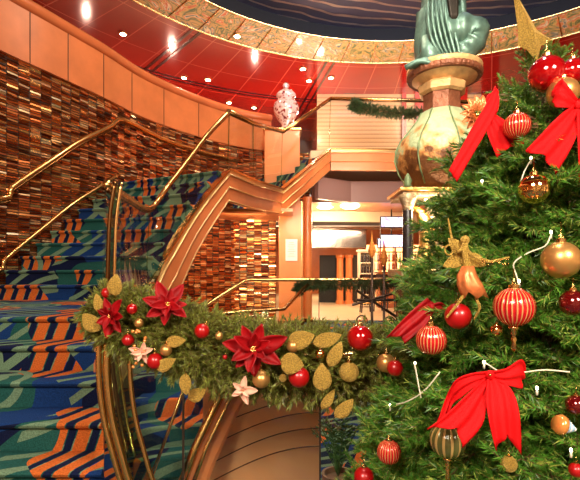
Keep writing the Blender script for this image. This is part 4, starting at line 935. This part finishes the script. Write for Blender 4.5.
# lowest bow
def bow_low():
    Y = hit(485, 375, .06)-.03; Yb = hit(485, 430, .05)-.04; t = thing('ribbon_bow', 'red velvet bow lowest on the tree front', 'bow', tuple(P(489, 374, Y)))
    cloth('loop', [(PP(490, 371, Y-.01), PP(490, 378, Y-.01)), (PP(505, 368, Y-.03), PP(505, 384, Y-.03)), (PP(521, 359, Y-.02), PP(519, 388, Y-.02)), (PP(525, 372, Y), PP(520, 387, Y)), (PP(512, 376, Y+.02), PP(508, 382, Y+.02)), (PP(490, 373, Y), PP(490, 378, Y))], t)
    cloth('loop', [(PP(489, 371, Y-.01), PP(488, 378, Y-.01)), (PP(470, 373, Y-.03), PP(474, 386, Y-.03)), (PP(455, 380, Y-.02), PP(462, 396, Y-.02)), (PP(447, 396, Y), PP(452, 404, Y)), (PP(441, 415, Y-.01), PP(450, 412, Y-.01)), (PP(436, 428, Y-.02), PP(446, 420, Y-.02))], t)
    cloth('tail', [(PP(486, 376, Y-.012), PP(492, 377, Y-.012)), (PP(468, 392, Y-.04), PP(487, 398, Y-.04)), (PP(444, 415, Yb-.02), PP(481, 424, Yb-.02)), (PP(427, 429, Yb-.03), PP(462, 448, Yb-.03))], t, .05)
    cloth('tail', [(PP(487, 376, Y-.014), PP(494, 376, Y-.014)), (PP(485, 396, Y-.045), PP(510, 388, Y-.04)), (PP(488, 420, Yb-.03), PP(518, 412, Yb-.03)), (PP(496, 451, Yb-.04), PP(521, 455, Yb-.02))], t, .06)
    MB().ball(P(490, 375, Y-.02), .014, 14, (1, .8, 1.1)).build('knot', 'ribbon', t, smooth=True); MB().ball(P(490, 375, Y-.034), .005, 10).build('clasp', 'goldshine', t, smooth=True)
bow_low()
def bow_right():
    Y = hit(560, 110, .06)-.03; t = thing('ribbon_bow', 'red velvet bow at upper right edge of the tree', 'bow', tuple(P(577, 104, Y)))
    cloth('loop', [(PP(578, 100, Y), PP(578, 108, Y)), (PP(565, 84, Y-.03), PP(566, 108, Y-.03)), (PP(560, 80, Y-.02), PP(555, 108, Y-.02)), (PP(553, 94, Y), PP(556, 106, Y)), (PP(578, 103, Y+.02), PP(578, 107, Y+.02))], t)
    cloth('loop', [(PP(578, 100, Y), PP(578, 108, Y)), (PP(590, 90, Y-.03), PP(590, 110, Y-.03)), (PP(604, 84, Y-.02), PP(602, 112, Y-.02)), (PP(608, 96, Y), PP(604, 108, Y))], t)
    cloth('tail', [(PP(575, 103, Y-.012), PP(580, 108, Y-.012)), (PP(556, 118, Y-.035), PP(576, 134, Y-.035)), (PP(538, 137, Y-.04), PP(568, 152, Y-.04)), (PP(525, 151, Y-.05), PP(555, 175, Y-.05))], t, .03)
    cloth('tail', [(PP(576, 105, Y-.014), PP(583, 105, Y-.014)), (PP(576, 130, Y-.035), PP(600, 125, Y-.035)), (PP(577, 155, Y-.04), PP(608, 148, Y-.04)), (PP(579, 182, Y-.05), PP(612, 172, Y-.05))], t, .03)
    MB().ball(P(578, 105, Y-.02), .014, 14, (1, .8, 1.1)).build('knot', 'ribbon', t, smooth=True)
bow_right()
def bow_left():
    Y = hit(492, 120, .05)-.03; t = thing('ribbon_bow', 'red velvet bow at upper left edge of the tree with long tail', 'bow', tuple(P(488, 118, Y)))
    cloth('tail', [(PP(495, 86, Y-.02), PP(499, 92, Y-.02)), (PP(486, 104, Y-.03), PP(497, 108, Y-.03)), (PP(474, 124, Y-.035), PP(487, 130, Y-.035)), (PP(460, 150, Y-.04), PP(473, 154, Y-.04)), (PP(449, 170, Y-.04), PP(457, 182, Y-.04))], t, 0, amp=.003)
    cloth('tail', [(PP(486, 116, Y-.01), PP(492, 112, Y-.01)), (PP(486, 132, Y-.03), PP(503, 120, Y-.03)), (PP(492, 148, Y-.035), PP(516, 130, Y-.035)), (PP(497, 158, Y-.03), PP(528, 144, Y-.03))], t, .02)
    cloth('loop', [(PP(487, 114, Y), PP(492, 121, Y)), (PP(486, 98, Y-.02), PP(498, 110, Y-.02)), (PP(492, 92, Y-.01), PP(499, 97, Y-.01))], t, amp=.003)
    MB().ball(P(488, 117, Y-.02), .011, 14, (1, .8, 1.1)).build('knot', 'ribbon', t, smooth=True)
bow_left()
def bow_mid():
    Y = hit(425, 310, .03)-.03; t = thing('ribbon_bow', 'dark red loose bow tail beside the ornate pedestal base', 'bow', tuple(P(432, 305, Y)))
    cloth('tail', [(PP(427, 298, Y), PP(437, 306, Y)), (PP(414, 308, Y-.02), PP(426, 324, Y-.02)), (PP(400, 322, Y-.02), PP(416, 334, Y-.02)), (PP(386, 338, Y-.02), PP(404, 344, Y-.02))], t, .03, 'petal')
    cloth('loop', [(PP(432, 304, Y), PP(434, 312, Y)), (PP(440, 302, Y-.01), PP(440, 314, Y-.01)), (PP(446, 306, Y), PP(444, 314, Y))], t, 0, 'petal')
    MB().ball(P(432, 307, Y-.012), .012, 12).build('knot', 'petal', t, smooth=True)
bow_mid()
# star on top
def star():
    c = P(531, 40, 1.9); t = thing('tree_star', 'gold glitter pointed star on the tree top', 'star', tuple(c)); s = 1.9/F
    pts2 = [(512, -12), (545, 32), (575, 34), (552, 48), (548, 66), (533, 58), (521, 66), (520, 44), (500, 44), (517, 30)]
    front = P(528, 38, 1.9)+Vector((0, -.05, 0)); back = P(530, 40, 1.9)+Vector((0, .05, 0))
    pts2 = [(512, -14), (537, 30), (552, 40), (541, 46), (537, 62), (527, 50), (518, 46), (518, 30)]
    vs = [P(x, y, 1.9) for x, y in pts2]+[front, back]; n_ = len(pts2)
    MB().add(vs, [(i, (i+1) % n_, n_) for i in range(n_)]+[((i+1) % n_, i, n_+1) for i in range(n_)]).build('star_body', 'glitter', t)
    for k in range(3): MB().tube([P(534, 52, 1.9), P(536+k, 60+3*k, 1.9), P(540, 72, 1.92)], .004, 6).build('mount_wire', 'goldshine', t)
star()
# rosette (gold fan flower)
Y = hit(477, 118, .05); c = P(476, 116, Y); t = thing('fan_rosette', 'pleated copper gold rosette left of the upper left bow', 'ornament', tuple(c)); M = facing(c)
for k in range(14): mb = MB(); add_leaf(mb, M@Matrix.Rotation(2*PI*k/14, 4, 'Z')@Matrix.Rotation(-.3, 4, 'Y'), 20*Y/F, 5*Y/F, fold=.3, curl=.2); mb.build('pleat', 'dress', t, smooth=True)
MB().ball(M@Vector((0, 0, .01)), .014, 12).build('centre', 'goldshine', t, smooth=True)
# gold tinsel puff below
# acorn
Y = hit(565, 425, .04); c = P(562, 425, Y); t = thing('acorn_ornament', 'small gold and blue striped acorn shaped ornament at lower right', 'ornament', tuple(c))
R3 = Matrix.Translation(c)@Matrix.Rotation(1.9, 4, 'Y')
def xl(mb, M): mb.v = [tuple(M@Vector(v)) for v in mb.v]; return mb
xl(MB().lathe([(.001, -.02), (.022, -.02), (.03, -.008), (.028, .004), (.02, .008)], 16), R3).build('cup', 'amber', t, smooth=True)
for k in range(4): xl(MB().lathe([(.022-.005*k, .006+.009*k), (.022-.005*k, .012+.009*k), (.018-.0048*k, .016+.009*k)], 16), R3).build('stripe', 'acornblue' if k % 2 == 0 else 'paper', t, smooth=True)
# fairy
def fairy():
    Y = hit(470, 280, .06)-.02; c = P(470, 285, Y); t = thing('fairy_figure', 'gold wire fairy in copper dress with arms spread on the tree', 'ornament', tuple(c)); s = Y/F
    q = lambda x, y, d=0: P(x, y, Y-d)
    Vb = [q(470, 276), q(466, 260), q(464, 248), q(465, 240), q(458, 252, .01), q(452, 240, .01), q(448, 218), q(473, 256, .01), q(490, 262, .02), q(510, 257, .02), q(466, 292), q(456, 306, .01), q(446, 318), q(474, 292), q(480, 308, .01), q(474, 320)]
    Eb = [(0, 1), (1, 2), (2, 3), (2, 4), (4, 5), (5, 6), (2, 7), (7, 8), (8, 9), (0, 10), (10, 11), (11, 12), (0, 13), (13, 14), (14, 15)]
    Rb = [5, 4, 2.6, 4, 1.5, 1.3, .8, 1.6, 1.8, .8, 2, 1.5, 1, 2, 1.5, 1]
    skin('body', Vb, Eb, [r*s for r in Rb], 'glitter', t)
    # skirt
    n_ = 20; vs = []
    for i, (x, y, r) in enumerate(((468, 266, 6), (467, 275, 9), (470, 285, 11), (474, 295, 12))):
        cc = q(x, y)
        for k in range(n_): a = 2*PI*k/n_; f_ = 1+.2*math.sin(6*a+i*.8)+(.1 if k % 2 else 0)*(i > 1); vs.append((cc.x+r*s*f_*math.cos(a), cc.y+r*s*f_*math.sin(a)*.7, cc.z+(.012*math.sin(5*a) if i == 3 else 0)))
    mb = MB().add(vs, [(i*n_+k, i*n_+(k+1) % n_, (i+1)*n_+(k+1) % n_, (i+1)*n_+k) for i in range(3) for k in range(n_)]); o = mb.build('skirt', 'dress', t, smooth=True); md = o.modifiers.new('th', 'SOLIDIFY'); md.thickness = .0015
    for a in (2.3, -.4, 3.6): mb = MB(); add_leaf(mb, facing(q(464, 256, -.02))@Matrix.Rotation(a, 4, 'Z'), 24*s, 7*s, fold=.1, curl=.1); mb.build('wing', 'glitter', t, smooth=True)
    MB().tube([q(449+4*math.cos(k*.5), 250+5*math.sin(k*.5), .01) for k in range(11)], .003, 6).build('hair_curl', 'glitter', t, smooth=True)
    mb = MB(); 
    for k in range(26): mb.ball(q(478+32*random.random(), 262+random.uniform(-3, 3), .024), .003, 6)
    mb.build('glitter_trim', 'goldshine', t, smooth=True); MB().ball(q(465, 240), 4.6*s, 14).build('hair', 'glitter', t, smooth=True)
fairy()
# fairy light string
t = thing('light_string', 'warm white fairy light string threaded through the tree', 'lights', tuple(P(500, 250, hit(500, 250))))
bulbs = [(531, 158), (482, 181), (551, 232), (519, 281), (537, 388), (484, 362), (415, 363), (390, 405), (571, 450), (560, 100)]
wires = [[(551, 235), (545, 246), (528, 253), (514, 263), (516, 274), (519, 283)], [(440, 372), (425, 390), (408, 401), (390, 406)], [(484, 362), (505, 374), (525, 372), (545, 370), (570, 372)], [(531, 160), (524, 172), (520, 185)], [(415, 365), (418, 382), (421, 398)]]
for w_ in wires: MB().tube(cr_([P(x, y, hit(x, y, .03)) for x, y in w_], 4), .0025, 6).build('wire', 'wire', t, smooth=True)
for x, y in bulbs:
    Y = hit(x, y, .035); c = P(x, y, Y); b = MB().ball(c, .004, 12, (1, 1, 1.5)).build('bulb', 'bulbglow', t, smooth=True); MB().tube([c-Z*.005, c-Z*.022], .0035, 8).build('socket', 'wire', b, smooth=True)
# potted plant
pp_ = P(338, 470, 2.75); t = thing('potted_plant', 'small leafy palm in brown pot on the floor behind the near glass', 'plant', (pp_.x, pp_.y, 0))
MB().lathe([(.01, 0), (.07, 0), (.09, .22), (.1, .36), (.085, .36), (.08, .33), (.01, .33)], 24, (pp_.x, pp_.y, 0)).build('pot', 'pot', t, smooth=False, autos=True)
for k in range(13):
    a = k*2.4; h = .24+.15*random.random(); r_ = .06+.12*random.random(); b = Vector((pp_.x, pp_.y, .34)); e_ = b+Vector((r_*math.cos(a), r_*math.sin(a), h)); mid = b.lerp(e_, .5)+Z*.05
    pth = cr_([b, mid, e_], 4); fr = MB().tube(pth, .003, 5)
    for i in range(2, len(pth)-1):
        for s in (-1, 1):
            dv = (pth[i+1]-pth[i-1]).normalized(); sd = dv.cross(Z).normalized()*s; d = (dv*.7+sd).normalized(); up = d.cross(dv).normalized(); M = Matrix((d, up.cross(d), up)).transposed().to_4x4(); M.translation = pth[i]; add_leaf(fr, M, .055, .007, seg=4)
    fr.build('frond', 'leaf', t, smooth=True)
